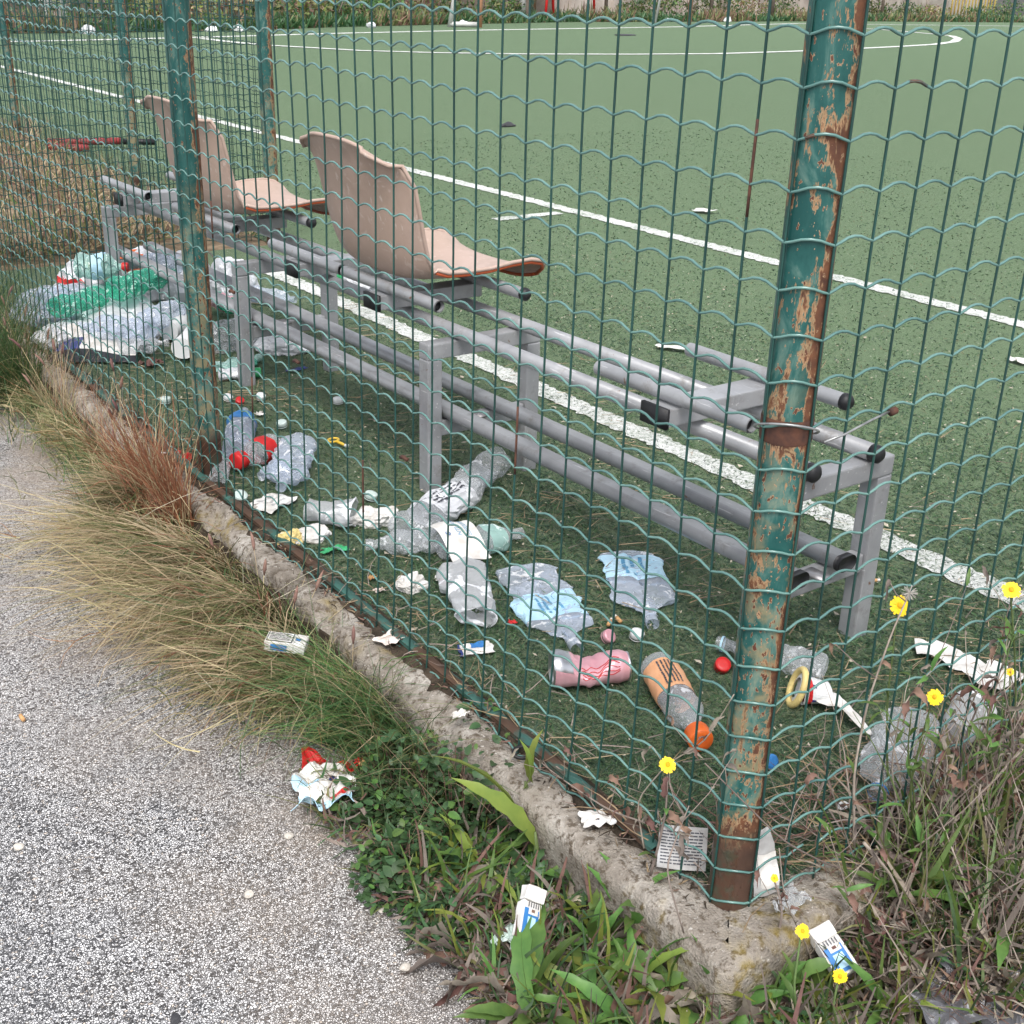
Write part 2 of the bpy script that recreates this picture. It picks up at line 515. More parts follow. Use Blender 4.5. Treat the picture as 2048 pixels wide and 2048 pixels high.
class MB:
    def __init__(self):
        self.v, self.f, self.mi = [], [], []

    def add(self, verts, faces, mi=0):
        o = len(self.v)
        self.v.extend([tuple(p) for p in verts])
        self.f.extend([tuple(i + o for i in fc) for fc in faces])
        self.mi.extend([mi] * len(faces))
        return o

    def box(self, c, s, mi=0, rot=None):
        c = Vector(c)
        vs_ = []
        for sx in (-1, 1):
            for sy in (-1, 1):
                for sz in (-1, 1):
                    p = Vector((sx * s[0] / 2, sy * s[1] / 2, sz * s[2] / 2))
                    if rot is not None:
                        p = rot @ p
                    vs_.append(c + p)
        self.add(vs_, [(0, 1, 3, 2), (4, 6, 7, 5), (0, 4, 5, 1), (2, 3, 7, 6), (0, 2, 6, 4), (1, 5, 7, 3)], mi)

    def tube(self, path, r, n=8, mi=0, cap=True, sq=1.0):
        P = np.array(path, float)
        k = len(P)
        R = np.full(k, r) if np.isscalar(r) else np.array(r, float)
        T = np.gradient(P, axis=0)
        T /= np.linalg.norm(T, axis=1)[:, None] + 1e-12
        mean = np.abs(T).mean(0)
        ref = np.eye(3)[int(np.argmin(mean))]
        A = np.cross(T, ref)
        A /= np.linalg.norm(A, axis=1)[:, None] + 1e-12
        B = np.cross(T, A)
        ang = np.linspace(0, 2 * PI, n, endpoint=False)
        V = P[:, None, :] + R[:, None, None] * (np.cos(ang)[None, :, None] * A[:, None, :] + sq * np.sin(ang)[None, :, None] * B[:, None, :])
        fc = []
        for i in range(k - 1):
            for j in range(n):
                a, b = i * n + j, i * n + (j + 1) % n
                fc.append((a, b, b + n, a + n))
        if cap:
            fc.append(tuple(range(n - 1, -1, -1)))
            fc.append(tuple((k - 1) * n + j for j in range(n)))
        self.add(V.reshape(-1, 3), fc, mi)

    def lathe(self, prof, n=16, mi=0, axis='z', caps=True):
        vs_ = []
        for (r, h) in prof:
            for j in range(n):
                a = 2 * PI * j / n
                p = (r * math.cos(a), r * math.sin(a), h)
                vs_.append(p if axis == 'z' else (p[2], p[0], p[1]))
        fc = []
        for i in range(len(prof) - 1):
            for j in range(n):
                a, b = i * n + j, i * n + (j + 1) % n
                fc.append((a, b, b + n, a + n))
        if caps:
            fc.append(tuple(range(n - 1, -1, -1)))
            fc.append(tuple((len(prof) - 1) * n + j for j in range(n)))
        self.add(vs_, fc, mi)

    def grid(self, fn, nu, nv, mi=0):
        """fn(u, v) with u, v in 0..1; mi may be a function of the cell centre"""
        vs_ = [fn(i / nu, j / nv) for i in range(nu + 1) for j in range(nv + 1)]
        o = len(self.v)
        self.v.extend([tuple(p) for p in vs_])
        for i in range(nu):
            for j in range(nv):
                a = o + i * (nv + 1) + j
                self.f.append((a, a + nv + 1, a + nv + 2, a + 1))
                self.mi.append(mi((i + .5) / nu, (j + .5) / nv) if callable(mi) else mi)

    def mesh(self, name, mats, smooth=True):
        me = bpy.data.meshes.new(name)
        me.from_pydata([tuple(map(float, p)) for p in self.v], [], self.f)
        for m in (mats if isinstance(mats, (list, tuple)) else [mats]):
            me.materials.append(m)
        if len(self.f):
            me.polygons.foreach_set('material_index', self.mi)
            me.polygons.foreach_set('use_smooth', [smooth] * len(self.f))
        me.update()
        return me


def link(name, me, parent=None, loc=None, rot=None, scale=None):
    o = bpy.data.objects.new(name, me)
    col.objects.link(o)
    if parent is not None:
        o.parent = parent
    if loc is not None:
        o.location = loc
    if rot is not None:
        o.rotation_euler = rot
    if scale is not None:
        o.scale = scale if hasattr(scale, '__len__') else (scale,) * 3
    return o


def build(name, mb, mats, parent=None, smooth=True, **kw):
    return link(name, mb.mesh(name, mats, smooth), parent, **kw)


def tag(o, label=None, cat=None, group=None, kind=None):
    if label:
        o['label'] = label
    if cat:
        o['category'] = cat
    if group:
        o['group'] = group
    if kind:
        o['kind'] = kind
    return o


def thing(name, label, cat, loc=(0, 0, 0), rz=0.0, group=None):
    o = bpy.data.objects.new(name, None)
    o.empty_display_size = .05
    col.objects.link(o)
    o.location = loc
    o.rotation_euler = (0, 0, rz)
    return tag(o, label, cat, group)


def quads_mesh(name, V, F, mats, mi, smooth=False):
    """V (n,3), F (m,4) numpy -> mesh, fast"""
    me = bpy.data.meshes.new(name)
    me.vertices.add(len(V))
    me.vertices.foreach_set('co', np.asarray(V, np.float32).ravel())
    nf = len(F)
    me.loops.add(nf * 4)
    me.loops.foreach_set('vertex_index', np.asarray(F, np.int32).ravel())
    me.polygons.add(nf)
    me.polygons.foreach_set('loop_start', np.arange(nf, dtype=np.int32) * 4)
    me.polygons.foreach_set('loop_total', np.full(nf, 4, np.int32))
    for m in mats:
        me.materials.append(m)
    me.polygons.foreach_set('material_index', np.asarray(mi, np.int32))
    me.polygons.foreach_set('use_smooth', np.full(nf, smooth))
    me.update(calc_edges=True)
    return me


def blades(name, P, D0, D1, L, W, mats, mi, seg=3, droop=None):
    """many curved blades: roots P, start direction D0 bending to D1, length L, width W"""
    n = len(P)
    D0 = D0 / np.linalg.norm(D0, axis=1)[:, None]
    D1 = D1 / np.linalg.norm(D1, axis=1)[:, None]
    side = np.cross(D0 + D1, np.array([0, 0, 1.0]) + rng.normal(0, .5, (n, 3)))
    side /= np.linalg.norm(side, axis=1)[:, None] + 1e-9
    pts = [P]
    cur = P.copy()
    for k in range(seg):
        t = (k + .5) / seg
        d = D0 * (1 - t) + D1 * t
        d /= np.linalg.norm(d, axis=1)[:, None] + 1e-9
        cur = cur + d * (L / seg)[:, None]
        pts.append(cur)
    V = np.zeros((n, (seg + 1) * 2, 3))
    for k in range(seg + 1):
        w = W * (1 - .8 * (k / seg) ** 1.6) * .5
        V[:, 2 * k] = pts[k] - side * w[:, None]
        V[:, 2 * k + 1] = pts[k] + side * w[:, None]
    base = (np.arange(n) * (seg + 1) * 2)[:, None]
    F = np.concatenate([np.stack([base[:, 0] + 2 * k, base[:, 0] + 2 * k + 1, base[:, 0] + 2 * k + 3, base[:, 0] + 2 * k + 2], 1)[:, None] for k in range(seg)], 1)
    return quads_mesh(name, V.reshape(-1, 3), F.reshape(-1, 4), mats, np.repeat(mi, seg))


def nz(p, f, s=0.0):
    return mnoise.noise(Vector((p[0] * f + s, p[1] * f - s * 1.3, p[2] * f + s * .7)))


def nzv(p, f, s=0.0):
    return mnoise.noise_vector(Vector((p[0] * f + s, p[1] * f - s * 1.3, p[2] * f + s * .7)))

# ================================================================== THE SETTING
def sheet(name, pts, z, m, thick=0.0):
    mb = MB()
    mb.add([(x, y, z) for x, y in pts], [tuple(range(len(pts)))])
    o = build(name, mb, m, smooth=False)
    return tag(o, kind='structure')


KX, KY = -.118, -.118                                     # outer faces of the kerb
sheet('asphalt_path', [(-40, -40), (90, -40), (90, 2), (-.02, 2), (-.02, 60), (-40, 60)], -.12, MAT['asphalt'])
sheet('artificial_turf', [(-.01, -.02), (90, -.02), (90, 75), (1.42, 75), (1.42, 4.62), (-.01, 4.62)], 0.0, MAT['turf'])


def earth_z(x, y):
    u, v = (x + .42) / 1.9, (y + .62) / .60
    if not (0 <= u <= 1 and 0 <= v <= 1):
        return -.13
    k = max(0.0, min(1.0, (x - .02) / .25))
    k = k * k * (3 - 2 * k)
    e = min(1, v * 3) * min(1, u * 6)
    return -.125 + e * (.012 + k * .055 + (.010 + .05 * k) * nz((x, y, 0), 5, 9) + .02 * k * nz((x, y, 0), 19, 2)) + .05 * k * e * v


def soil_mound():
    mb = MB()

    def fn(u, v):
        x, y = -.02 + u * 1.46, 4.55 + v * 7.5
        e = min(1, v * 14) * min(1, (1 - u) * 9)
        return (x, y, -.006 + e * (.02 + .10 * abs(nz((x, y, 0), 2.1, 3)) + .03 * nz((x, y, 0), 7, 1)))
    mb.grid(fn, 24, 90)
    o = build('soil', mb, MAT['soil'])
    tag(o, kind='structure')
    mb = MB()

    def fn2(u, v):          # earth against the kerb on the right-hand side
        x, y = -.42 + u * 1.9, -.62 + v * .60
        return (x, y, earth_z(x, y))
    mb.grid(fn2, 50, 26)
    o = build('bare_earth', mb, MAT['dark_soil'])
    tag(o, kind='structure')
    mb = MB()

    def fn3(u, v):          # thin strip of dust and earth at the foot of the left kerb
        y = -.30 + v * 6.2
        w = .06 + .04 * nz((0, y, 0), 1.7, 4) + .04 * nz((0, y, 0), 9, 4) + .13 * min(1, max(0, (.80 - y) * 4)) * (1 + .5 * nz((0, y, 0), 12, 7))
        x = KX + .004 - u * w
        return (x, y, -.117 + (1 - u) ** 1.3 * (.012 + .073 * max(0, min(1, (y - .70) * 4))) + (.012 * nz((x, y, 0), 20, 2) if u < .95 else -.004))
    mb.grid(fn3, 10, 260)
    o = build('verge_soil', mb, MAT['dark_soil'])
    tag(o, kind='structure')


soil_mound()


def strip_line(name, a, b, w, z=.004):
    a, b = Vector((a[0], a[1], 0)), Vector((b[0], b[1], 0))
    d = (b - a).normalized()
    p = Vector((-d.y, d.x, 0)) * w / 2
    mb = MB()
    n = max(2, int((b - a).length / .018)) if (b - a).length < 30 else 1400
    rr = random.Random(name)
    L = []
    for i in range(n + 1):
        q = a.lerp(b, i / n)
        L += [(q + p * (1 + rr.uniform(-.22, .22))), (q - p * (1 + rr.uniform(-.22, .22)))]
    mb.add([(v.x, v.y, z) for v in L], [(2 * i, 2 * i + 1, 2 * i + 3, 2 * i + 2) for i in range(n)])
    return tag(build(name, mb, MAT['line'], smooth=False), kind='structure')


strip_line('touchline', (3.40, -6), (3.24, 26), .105)
strip_line('inner_line', (1.215, -2.0), (1.155, 4.1), .085)
strip_line('halfway_tick', (3.24, 4.72), (2.78, 4.70), .085)
def px_line(name, pts, w):
    P = [G(x, y) for x, y in pts]
    mb = MB()
    L = []
    for i, p in enumerate(P):
        d = (P[min(i + 1, len(P) - 1)] - P[max(i - 1, 0)]).normalized()
        n = Vector((-d.y, d.x, 0)) * w / 2
        L += [p + n, p - n]
    mb.add([(v.x, v.y, .005 if name == 'far_line' else .009) for v in L], [(2 * i, 2 * i + 1, 2 * i + 3, 2 * i + 2) for i in range(len(P) - 1)])
    tag(build(name, mb, MAT['line'], smooth=False), kind='structure')


px_line('far_line', [(15, 79), (200, 75), (400, 70), (660, 62.5), (934, 56.5), (1272, 51), (1505, 44.5), (1932, 49.5)], .30)
px_line('penalty_arc', [(380, 73), (430, 79), (490, 85), (560, 89), (680, 96), (820, 100), (980, 102.5), (1180, 103), (1350, 102), (1480, 98), (1600, 93), (1700, 88), (1765, 84), (1800, 79), (1808, 73), (1795, 68), (1760, 64.5), (1700, 59), (1630, 54)], .26)


def kerb():
    mb = MB()
    prof = [(0, -.125), (.003, -.09), (.0, -.06), (.001, -.035), (.002, -.018), (.007, -.006), (.018, .002), (.034, .004), (.055, .002), (.08, -.001), (.105, -.003), (.13, -.004), (.15, -.006), (.17, -.03)]
    path = [(KX, 7.0 - i * .014) for i in range(int((7.0 - KY) / .014))]
    nc = len(path)
    path += [(KX + i * .014, KY) for i in range(1, 60)]

    vs_ = []
    for k, (x, y) in enumerate(path):
        left = k < nc
        for (o, z) in prof:
            if left:
                p = [x + o, y if y > KY + o else KY + o, z]
            else:
                p = [max(x, KX + o), y + o, z]
            if left and y < KY + .2 and p[1] < KY + o:
                p[1] = KY + o
            e = nz(p, 2.6, 5) * .014 + nz(p, 11, 8) * .005 + nz(p, 45, 2) * .003 + nz(p, 90, 4) * .0018
            topness = max(0, min(1, (z + .125) / .1))
            if left:
                p[0] += e * (1 - min(1, o / .13))
            else:
                p[1] += e * (1 - min(1, o / .13))
            p[2] += (nz(p, 7, 1) * .005 + nz(p, 38, 3) * .0028 + nz(p, 80, 6) * .0018) * topness
            chip = max(0, nz(p, 6, 21) - .28) * .11                     # broken bites along the edge
            if o < .05:
                p[2] -= chip * topness
            vs_.append(p)
    n = len(prof)
    fc = [(i * n + j, i * n + j + 1, (i + 1) * n + j + 1, (i + 1) * n + j) for i in range(len(path) - 1) for j in range(n - 1)]
    mb.add(vs_, fc)
    o = build('kerb', mb, MAT['concrete'])
    tag(o, kind='structure')


kerb()

# ================================================================== MESH FENCE (left side and right side are one mesh bent round the corner post)
PITCH_V, PITCH_H, Z0 = .0635, .0549, .006
ROWS = 28
PR = .031                      # post radius
MX = -(PR + .003)              # the mesh lies on the outer side of the posts


def fence_pt(s, z):
    """s > 0 runs along the left side, s < 0 along the right side"""
    arc = PI / 2 * -MX / 2
    if s > arc:
        q = s - arc
        x, y = MX, q
        low = math.exp(-max(z, 0) / .22)
        f = max(0, min(1, (q - .15) / .3)) * max(0, min(1, (1.85 - q) / .3))
        x -= .030 * low * f * (.7 + .3 * math.sin(q * 5))
        if q > 1.93:
            up = max(0, min(1, (q - 1.95) / .30)) * max(0, min(1, (3.6 - q) / 1.2))
            up = up * up * (3 - 2 * up)
            z += .055 * up * math.exp(-(z / .26) ** 2)
            x -= .03 * up * math.exp(-z / .3)
        z -= .010 * math.sin(q / 1.9 * PI) ** 2 * math.exp(-((z - .25) / .35) ** 2)
    elif s < -arc:
        q = -s - arc
        x, y = q, MX
        y -= .012 * max(0, min(1, q / .2)) * math.exp(-max(z, 0) / .2)
    else:
        a = PI + (s / arc - 1) * -1 * PI / 4          # quarter turn round the tube
        a = PI + (1 - s / arc) * PI / 4
        x, y = -MX * math.cos(a), -MX * math.sin(a) if False else -MX * math.sin(a)
    x += (.004 + .006 * math.exp(-max(z, 0) / .3)) * mnoise.noise(Vector((s * 2.3, z * 3.1, 4.0)))
    y += .003 * mnoise.noise(Vector((s * 1.7, z * 1.9, 9.0)))
    z += .0045 * mnoise.noise(Vector((s * 3.1, z * 2.3, 1.0))) + .0022 * mnoise.noise(Vector((s * 11, z * 9, 6.0)))
    return (x, y, z)


S_L, S_R = 4.62, -2.6
fence = thing('wire_mesh_fence', 'green wavy wire mesh fence turning round the rusty corner post', 'fence', (0, 0, 0))
nv0, nv1 = int(S_R / PITCH_V), int(S_L / PITCH_V)
for k in range(ROWS):
    zc = Z0 + k * PITCH_H
    path = []
    s_end = nv1
    for i in range(nv0 * 6, s_end * 6 + 1):
        ph = i / 6
        w = .0080 * (.5 + .5 * math.cos(2 * PI * (ph - .05 * math.sin(2 * PI * ph))))
        p = fence_pt(ph * PITCH_V, zc + w)
        path.append(p)
    if k in (1,):                                     # a snapped wire near the corner: gap on the right side
        cut = [i for i, p in enumerate(path) if p[0] > .03 and p[1] < -.02]
        gap0 = max(i for i in cut if path[i][0] > .115)
        gap1 = max(i for i in cut if path[i][0] > .10)
        for seg_ in (path[:gap0], path[gap1:]):
            mb = MB()
            mb.tube(seg_, .00188, 6)
            build('horizontal_wire', mb, MAT['wire'], fence)
        continue
    mb = MB()
    mb.tube(path, .00188, 6)
    rk = random.Random(k * 3 + 1)
    for _ in range(rk.choice((0, 0, 0, 1, 1))):
        a = rk.randrange(40, len(path) - 60)
        mb.tube(path[a:a + rk.randrange(2, 5)], .00202, 6, 1)
    build('horizontal_wire', mb, [MAT['wire'], MAT['wire_rust']], fence)
rv = random.Random(4)
for i in range(nv0, nv1):
    s_ = (i + .5) * PITCH_V
    rusty = rv.random() < .12
    path = [fence_pt(s_, Z0 - .012 + j * .0275) for j in range(int((ROWS - 1) * PITCH_H / .0275) + 2)]
    mb = MB()
    mi = 0
    mb.tube(path, .00185, 5)
    if rusty:                                         # coating flaked off over a short length
        a = rv.randrange(6, 44)
        mb.tube(path[a:a + rv.randrange(3, 6)], .00200, 5, 1)
    build('vertical_wire', mb, [MAT['wire_v'], MAT['wire_rust']], fence)


def post(name, parent, x, y, h, r, m, label=None, seam=True):
    mb = MB()
    n, rows = 28, 60
    for i in range(rows + 1):
        pass
    prof = [(r + (.003 if z < .02 else 0), z) for z in np.linspace(-.12, h, rows)]
    mb.lathe([(a, b) for a, b in prof], n)
    o = build(name, mb, m, parent, loc=(x, y, 0))
    if label:
        o['label'] = label
    mb = MB()
    mb.lathe([(r + .003, h - .012), (r + .003, h + .004), (r * .8, h + .010), (.004, h + .014)], 20)
    build('cap', mb, MAT['rail'], o)
    return o


p1 = post('fence_post', fence, 0, 0, 1.62, PR, MAT['post'], 'thick corner post, green paint badly chipped and rusted')
mb = MB()     # band where an old clamp left a rusty ring
mb.lathe([(PR + .0006, .700), (PR + .0012, .703), (PR + .0012, .728), (PR + .0006, .731)], 28, caps=False)
build('rust_band', mb, MAT['wire_rust'], p1)
mb = MB()     # bare binding wire looped round the post
mb.tube([((PR + .0075) * math.cos(a), (PR + .0075) * math.sin(a), .712 + .018 * math.cos(a * 1 + 2.4)) for a in np.linspace(0, 2 * PI, 40)], .0016, 6)
mb.tube([(.03, -.035, .700), (.06, -.040, .706), (.11, -.039, .716), (.15, -.038, .722)], .0016, 6)
build('binding_wire', mb, MAT['tie'], p1)
mb = MB()
mb.tube([(.142, -.040, .720), (.152, -.040, .722)], .005, 8)
build('wire_twist', mb, MAT['wire_rust'], p1)
p2 = post('fence_post', fence, 0, 1.93, 1.62, PR, MAT['post_far'], 'second post along the left side, dark green with rust flecks')
for yy, zz in ((1.30, .47), (.86, .40), (1.62, .55)):
    mb = MB()
    mb.tube([(MX - .003, yy - .012, zz), (MX - .006, yy, zz + .003), (MX - .003, yy + .012, zz - .002)], .004, 6)
    build('wire_twist', mb, MAT['wire_rust'], fence)

# flat angle bar that closes the foot of the mesh
mb = MB()


def rail_fn(u, v):
    y = .12 + u * 3.0
    return (-.048 + v * .024 + .006 * math.sin(y * 2.1), y, .017 + .010 * math.sin(v * PI) * .4 + .006 * nz((0, y, 0), 2, 6) - .004 * v)


mb.grid(rail_fn, 120, 3)
mb.grid(lambda u, v: (rail_fn(u, 1)[0] + .002, rail_fn(u, 1)[1], rail_fn(u, 1)[2] - v * .020), 120, 1)
mb.grid(lambda u, v: (rail_fn(u, 0)[0] - .001, rail_fn(u, 0)[1], rail_fn(u, 0)[2] - v * .006), 120, 1)
build('bottom_rail', mb, MAT['rail'], fence)

# ---- the second fence: across the end of the niche, then away along the pitch
FY, FX = 4.66, 1.44
back = thing('wire_mesh_fence', 'dark green mesh fence on three posts behind the bench and rubbish', 'fence', (0, 0, 0))
for k in range(ROWS):
    zc = .03 + k * .0549
    path = []
    for i in range(int(1.40 / PITCH_V) * 4, -1, -1):
        ph = i / 4
        path.append((FX + .03 - ph * PITCH_V * 1.035, FY + .035, zc + .006 * (.5 - .5 * math.cos(2 * PI * ph))))
    path = path[::-1]
    mb = MB()
    mb.tube(path, .0018, 4)
    path = [(FX + .034, FY + .035 + i / 4 * PITCH_V, zc + .006 * (.5 - .5 * math.cos(2 * PI * i / 4))) for i in range(int(6.0 / PITCH_V) * 4)]
    mb.tube(path, .0018, 4)
    build('horizontal_wire', mb, MAT['wire_v'], back)
mb = MB()
mb.tube([(0, 0, .01), (0, 0, .75), (0, 0, 1.53)], .0017, 4)
vw = mb.mesh('vertical_wire', MAT['wire_v'])
for i in range(22):
    link('vertical_wire', vw, back, (FX + .03 - i * PITCH_V * 1.035, FY + .038, 0))
for i in range(94):
    link('vertical_wire', vw, back, (FX + .037, FY + .035 + i * PITCH_V, 0))
post('fence_post', back, FX, FY, 1.62, .034, MAT['post_far'])
post('fence_post', back, FX - .10, 6.32, 1.62, .032, MAT['post_far'])
post('fence_post', back, FX, 9.3, 1.62, .032, MAT['post_far'])

# ================================================================== BENCH
bench = thing('bench_frame', 'long grey steel seat bench frame between the fence and the white line', 'bench', (.475, 0, 0), math.atan(.031))
XF, XR = 0.0, .305


def square_tube(name, a, b, w, h, m='steel', mi=None, bev=.004, parent=bench):
    a, b = Vector(a), Vector(b)
    d = (b - a)
    L = d.length
    bm = bmesh.new()
    bmesh.ops.create_cube(bm, size=1)
    for v in bm.verts:
        v.co = Vector((v.co.x * L, v.co.y * w, v.co.z * h))
    bmesh.ops.bevel(bm, geom=bm.edges[:], offset=bev, segments=2, affect='EDGES', profile=.6)
    rot = d.to_track_quat('X', 'Z').to_matrix().to_4x4()
    bmesh.ops.transform(bm, matrix=Matrix.Translation((a + b) / 2) @ rot, verts=bm.verts)
    me = bpy.data.meshes.new(name)
    bm.to_mesh(me)
    bm.free()
    me.materials.append(MAT[m])
    me.polygons.foreach_set('use_smooth', [False] * len(me.polygons))
    return link(name, me, parent)


FR = (.425, 1.53, 2.60, 3.74)
for fy in FR:
    square_tube('leg', (XF, fy, -.002), (XF, fy, .352), .042, .042)
    square_tube('leg', (XR, fy, -.002), (XR, fy, .352), .042, .042)
    square_tube('crossbar', (XF - .021, fy, .3725), (XR + .021, fy, .3725), .042, .040)
    square_tube('crossbar', (XF + .022, fy, .170), (XR - .022, fy, .170), .030, .040)
def rail(name, x, z, y0, y1, r, sq=1.0, capm=True):
    mb = MB()
    mb.tube([(x, y0, z), (x, (y0 + y1) / 2, z), (x, y1, z)], r, 18, sq=sq)
    o = build(name, mb, MAT['steel'], bench)
    mb = MB()
    mb.tube([(x, y0 - .016, z), (x, y0 - .010, z), (x, y0 + .006, z)], [r * .6, r * 1.0, r * 1.04], 16, sq=sq)
    build('end_cap_or_bore_shade', mb, MAT['black_cap_and_bore'], o)
    return o


rail('seat_rail', .075, .410, .40, 3.80, .0170)
rail('seat_rail', .255, .410, .40, 3.80, .0170)
def oval_rail(x, z, y0, y1, rx, rz):
    n = 20
    mb = MB()
    vs_ = []
    ring = []
    for j in range(n):
        a = 2 * PI * j / n
        cx = (rx - rz) * (1 if math.cos(a) > 0 else -1)
        ring.append((cx + rz * math.cos(a), rz * math.sin(a)))
    for y in (y0, y1):
        vs_ += [(x + a, y, z + b) for a, b in ring]
    mb.add(vs_, [(j, (j + 1) % n, n + (j + 1) % n, n + j) for j in range(n)] + [tuple(range(n)), tuple(range(2 * n - 1, n - 1, -1))])
    o = build('foot_rail', mb, MAT['steel'], bench)
    mb = MB()
    vs_ = [(x + a * 1.04, y0 - .008, z + b * 1.04) for a, b in ring] + [(x + a * 1.04, y0 + .006, z + b * 1.04) for a, b in ring]
    mb.add(vs_, [(j, (j + 1) % n, n + (j + 1) % n, n + j) for j in range(n)] + [tuple(range(n)), tuple(range(2 * n - 1, n - 1, -1))])
    build('end_cap_or_bore_shade', mb, MAT['black_cap_and_bore'], o)


oval_rail(.055, .207, .385, 3.86, .025, .0155)
oval_rail(.190, .207, .385, 3.86, .025, .0155)
for fy in FR:        # clips that hold the foot rails
    mb = MB()
    mb.box((.125, fy - .03, .194), (.03, .05, .006))
    build('clip', mb, MAT['steel_edge'], bench)


def bracket(y, rear=True, y0=-.21, y1=.21, front=True):
    o = square_tube('seat_bracket', (-.040, y, .456), (.275, y, .456), .066, .036, bev=.003)
    mb = MB()
    mb.box((-.042, y, .456), (.008, .072, .040))
    build('end_cap_or_bore_shade', mb, MAT['black_cap_and_bore'], o)
    for x, on in ((-.005, front), (.250, rear)):
        if not on:
            continue
        mb = MB()
        # open tube: outer wall, inner wall, rim
        a, b = y + y0, y + y1
        for r_, flip in ((.0150, 1), (.0125, -1)):
            mb.tube([(x, a, .4905), (x, (a + b) / 2, .4905), (x, b, .4905)], r_, 14, cap=False)
        n = 14
        t2 = build('seat_tube', mb, MAT['steel'], bench)
        mb = MB()
        mb.tube([(x, a + .012, .4905), (x, a + .016, .4905)], .0124, 12)  # black disc inside the open tube, painted shade of the hollow bore
        if x > .2:
            mb = MB()
            mb.tube([(x, a - .014, .4905), (x, a - .006, .4905), (x, a + .004, .4905)], [.010, .0165, .0168], 14)
        build('end_cap_or_bore_shade', mb, MAT['black_cap_and_bore'], t2)


bracket(.69)
bracket(1.735, y0=-.25, y1=.20)
bracket(2.17, rear=False, y0=-.22, y1=.19)
bracket(2.85, y0=-.25, y1=.22)
bracket(3.50, y0=-.20, y1=.24)


def seat(label, y, m='seat', hole=False):
    base = (0, y, .506)
    HW = .245
    prof = [(-.115, .348), (-.100, .330), (-.088, .30), (-.074, .25), (-.060, .19), (-.046, .13), (-.032, .08), (-.014, .042), (.015, .016), (.06, .006), (.13, .004), (.20, .006), (.27, .014), (.33, .020), (.37, .016), (.392, .002), (.398, -.014)]
    n = len(prof)
    nu = 20
    mb = MB()
    vs_ = []
    for i, (x, z) in enumerate(prof):
        tt = i / (n - 1)
        if i <= 7:
            k = i / 7
            w = HW * (.72 + .28 * min(1, (k * 2.2)) ** .6) * (1 - .10 * k)
            if i == 0:
                w *= .93
        else:
            k = (i - 7) / (n - 8)
            w = HW * (.90 + .07 * math.sin(k * PI))
            if k > .82:
                w *= 1 - (k - .82) * 1.1
        for j in range(nu + 1):
            u = j / nu * 2 - 1
            a = abs(u) ** 3
            if i <= 7:
                f = 1 - max(0, (i - 5) / 3)
                dx, dz = .055 * a * (.5 + .5 * min(1, i / 3)) - .006 * (1 - abs(u)), -.030 * a if i < 2 else 0
            else:
                dx, dz = 0, .034 * a * (1 - .55 * max(0, (tt - .75) / .25)) - .006 * (1 - u * u)
                if i <= 10:
                    dx = .050 * a * (10 - i) / 3
            if i <= 2 and abs(u) > .86:
                dx -= .016 * (1 - i / 3)
            vs_.append((x + dx, u * w, z + dz))
    fc = [(i * (nu + 1) + j, i * (nu + 1) + j + 1, (i + 1) * (nu + 1) + j + 1, (i + 1) * (nu + 1) + j) for i in range(n - 1) for j in range(nu)]
    mb.add(vs_, fc)
    o = build('seat', mb, MAT[m], bench, loc=base)
    o['label'] = label
    t = o
    sub = o.modifiers.new('subdiv', 'SUBSURF')
    sub.levels = sub.render_levels = 1
    so = o.modifiers.new('solid', 'SOLIDIFY')
    so.thickness = .006
    so.offset = 0
    # rolled lip round the edge
    edge = [vs_[j] for j in range(nu + 1)] + [vs_[i * (nu + 1) + nu] for i in range(1, n)] + [vs_[(n - 1) * (nu + 1) + j] for j in range(nu - 1, -1, -1)] + [vs_[i * (nu + 1)] for i in range(n - 2, 0, -1)]
    lip = [p for p in edge]
    lip.append(lip[0])
    mb = MB()
    mb.tube(lip, .0052, 7, cap=False)
    build('rolled_edge', mb, MAT[m], o)
    # underside keeps the unfaded orange
    under = [vs_[i * (nu + 1)] for i in range(8, n)] + [vs_[(n - 1) * (nu + 1) + j] for j in range(nu + 1)]
    mb = MB()
    mb.tube([(p[0] - .002, p[1] * .985, p[2] - .008) for p in under], .0050, 6)
    build('unfaded_rim', mb, MAT['seat_rim'], t)
    return o


seat('salmon pink plastic bucket seat standing nearest, in the middle of the bench', 1.80)
seat('salmon pink plastic bucket seat farther along, behind the second green post', 2.86)

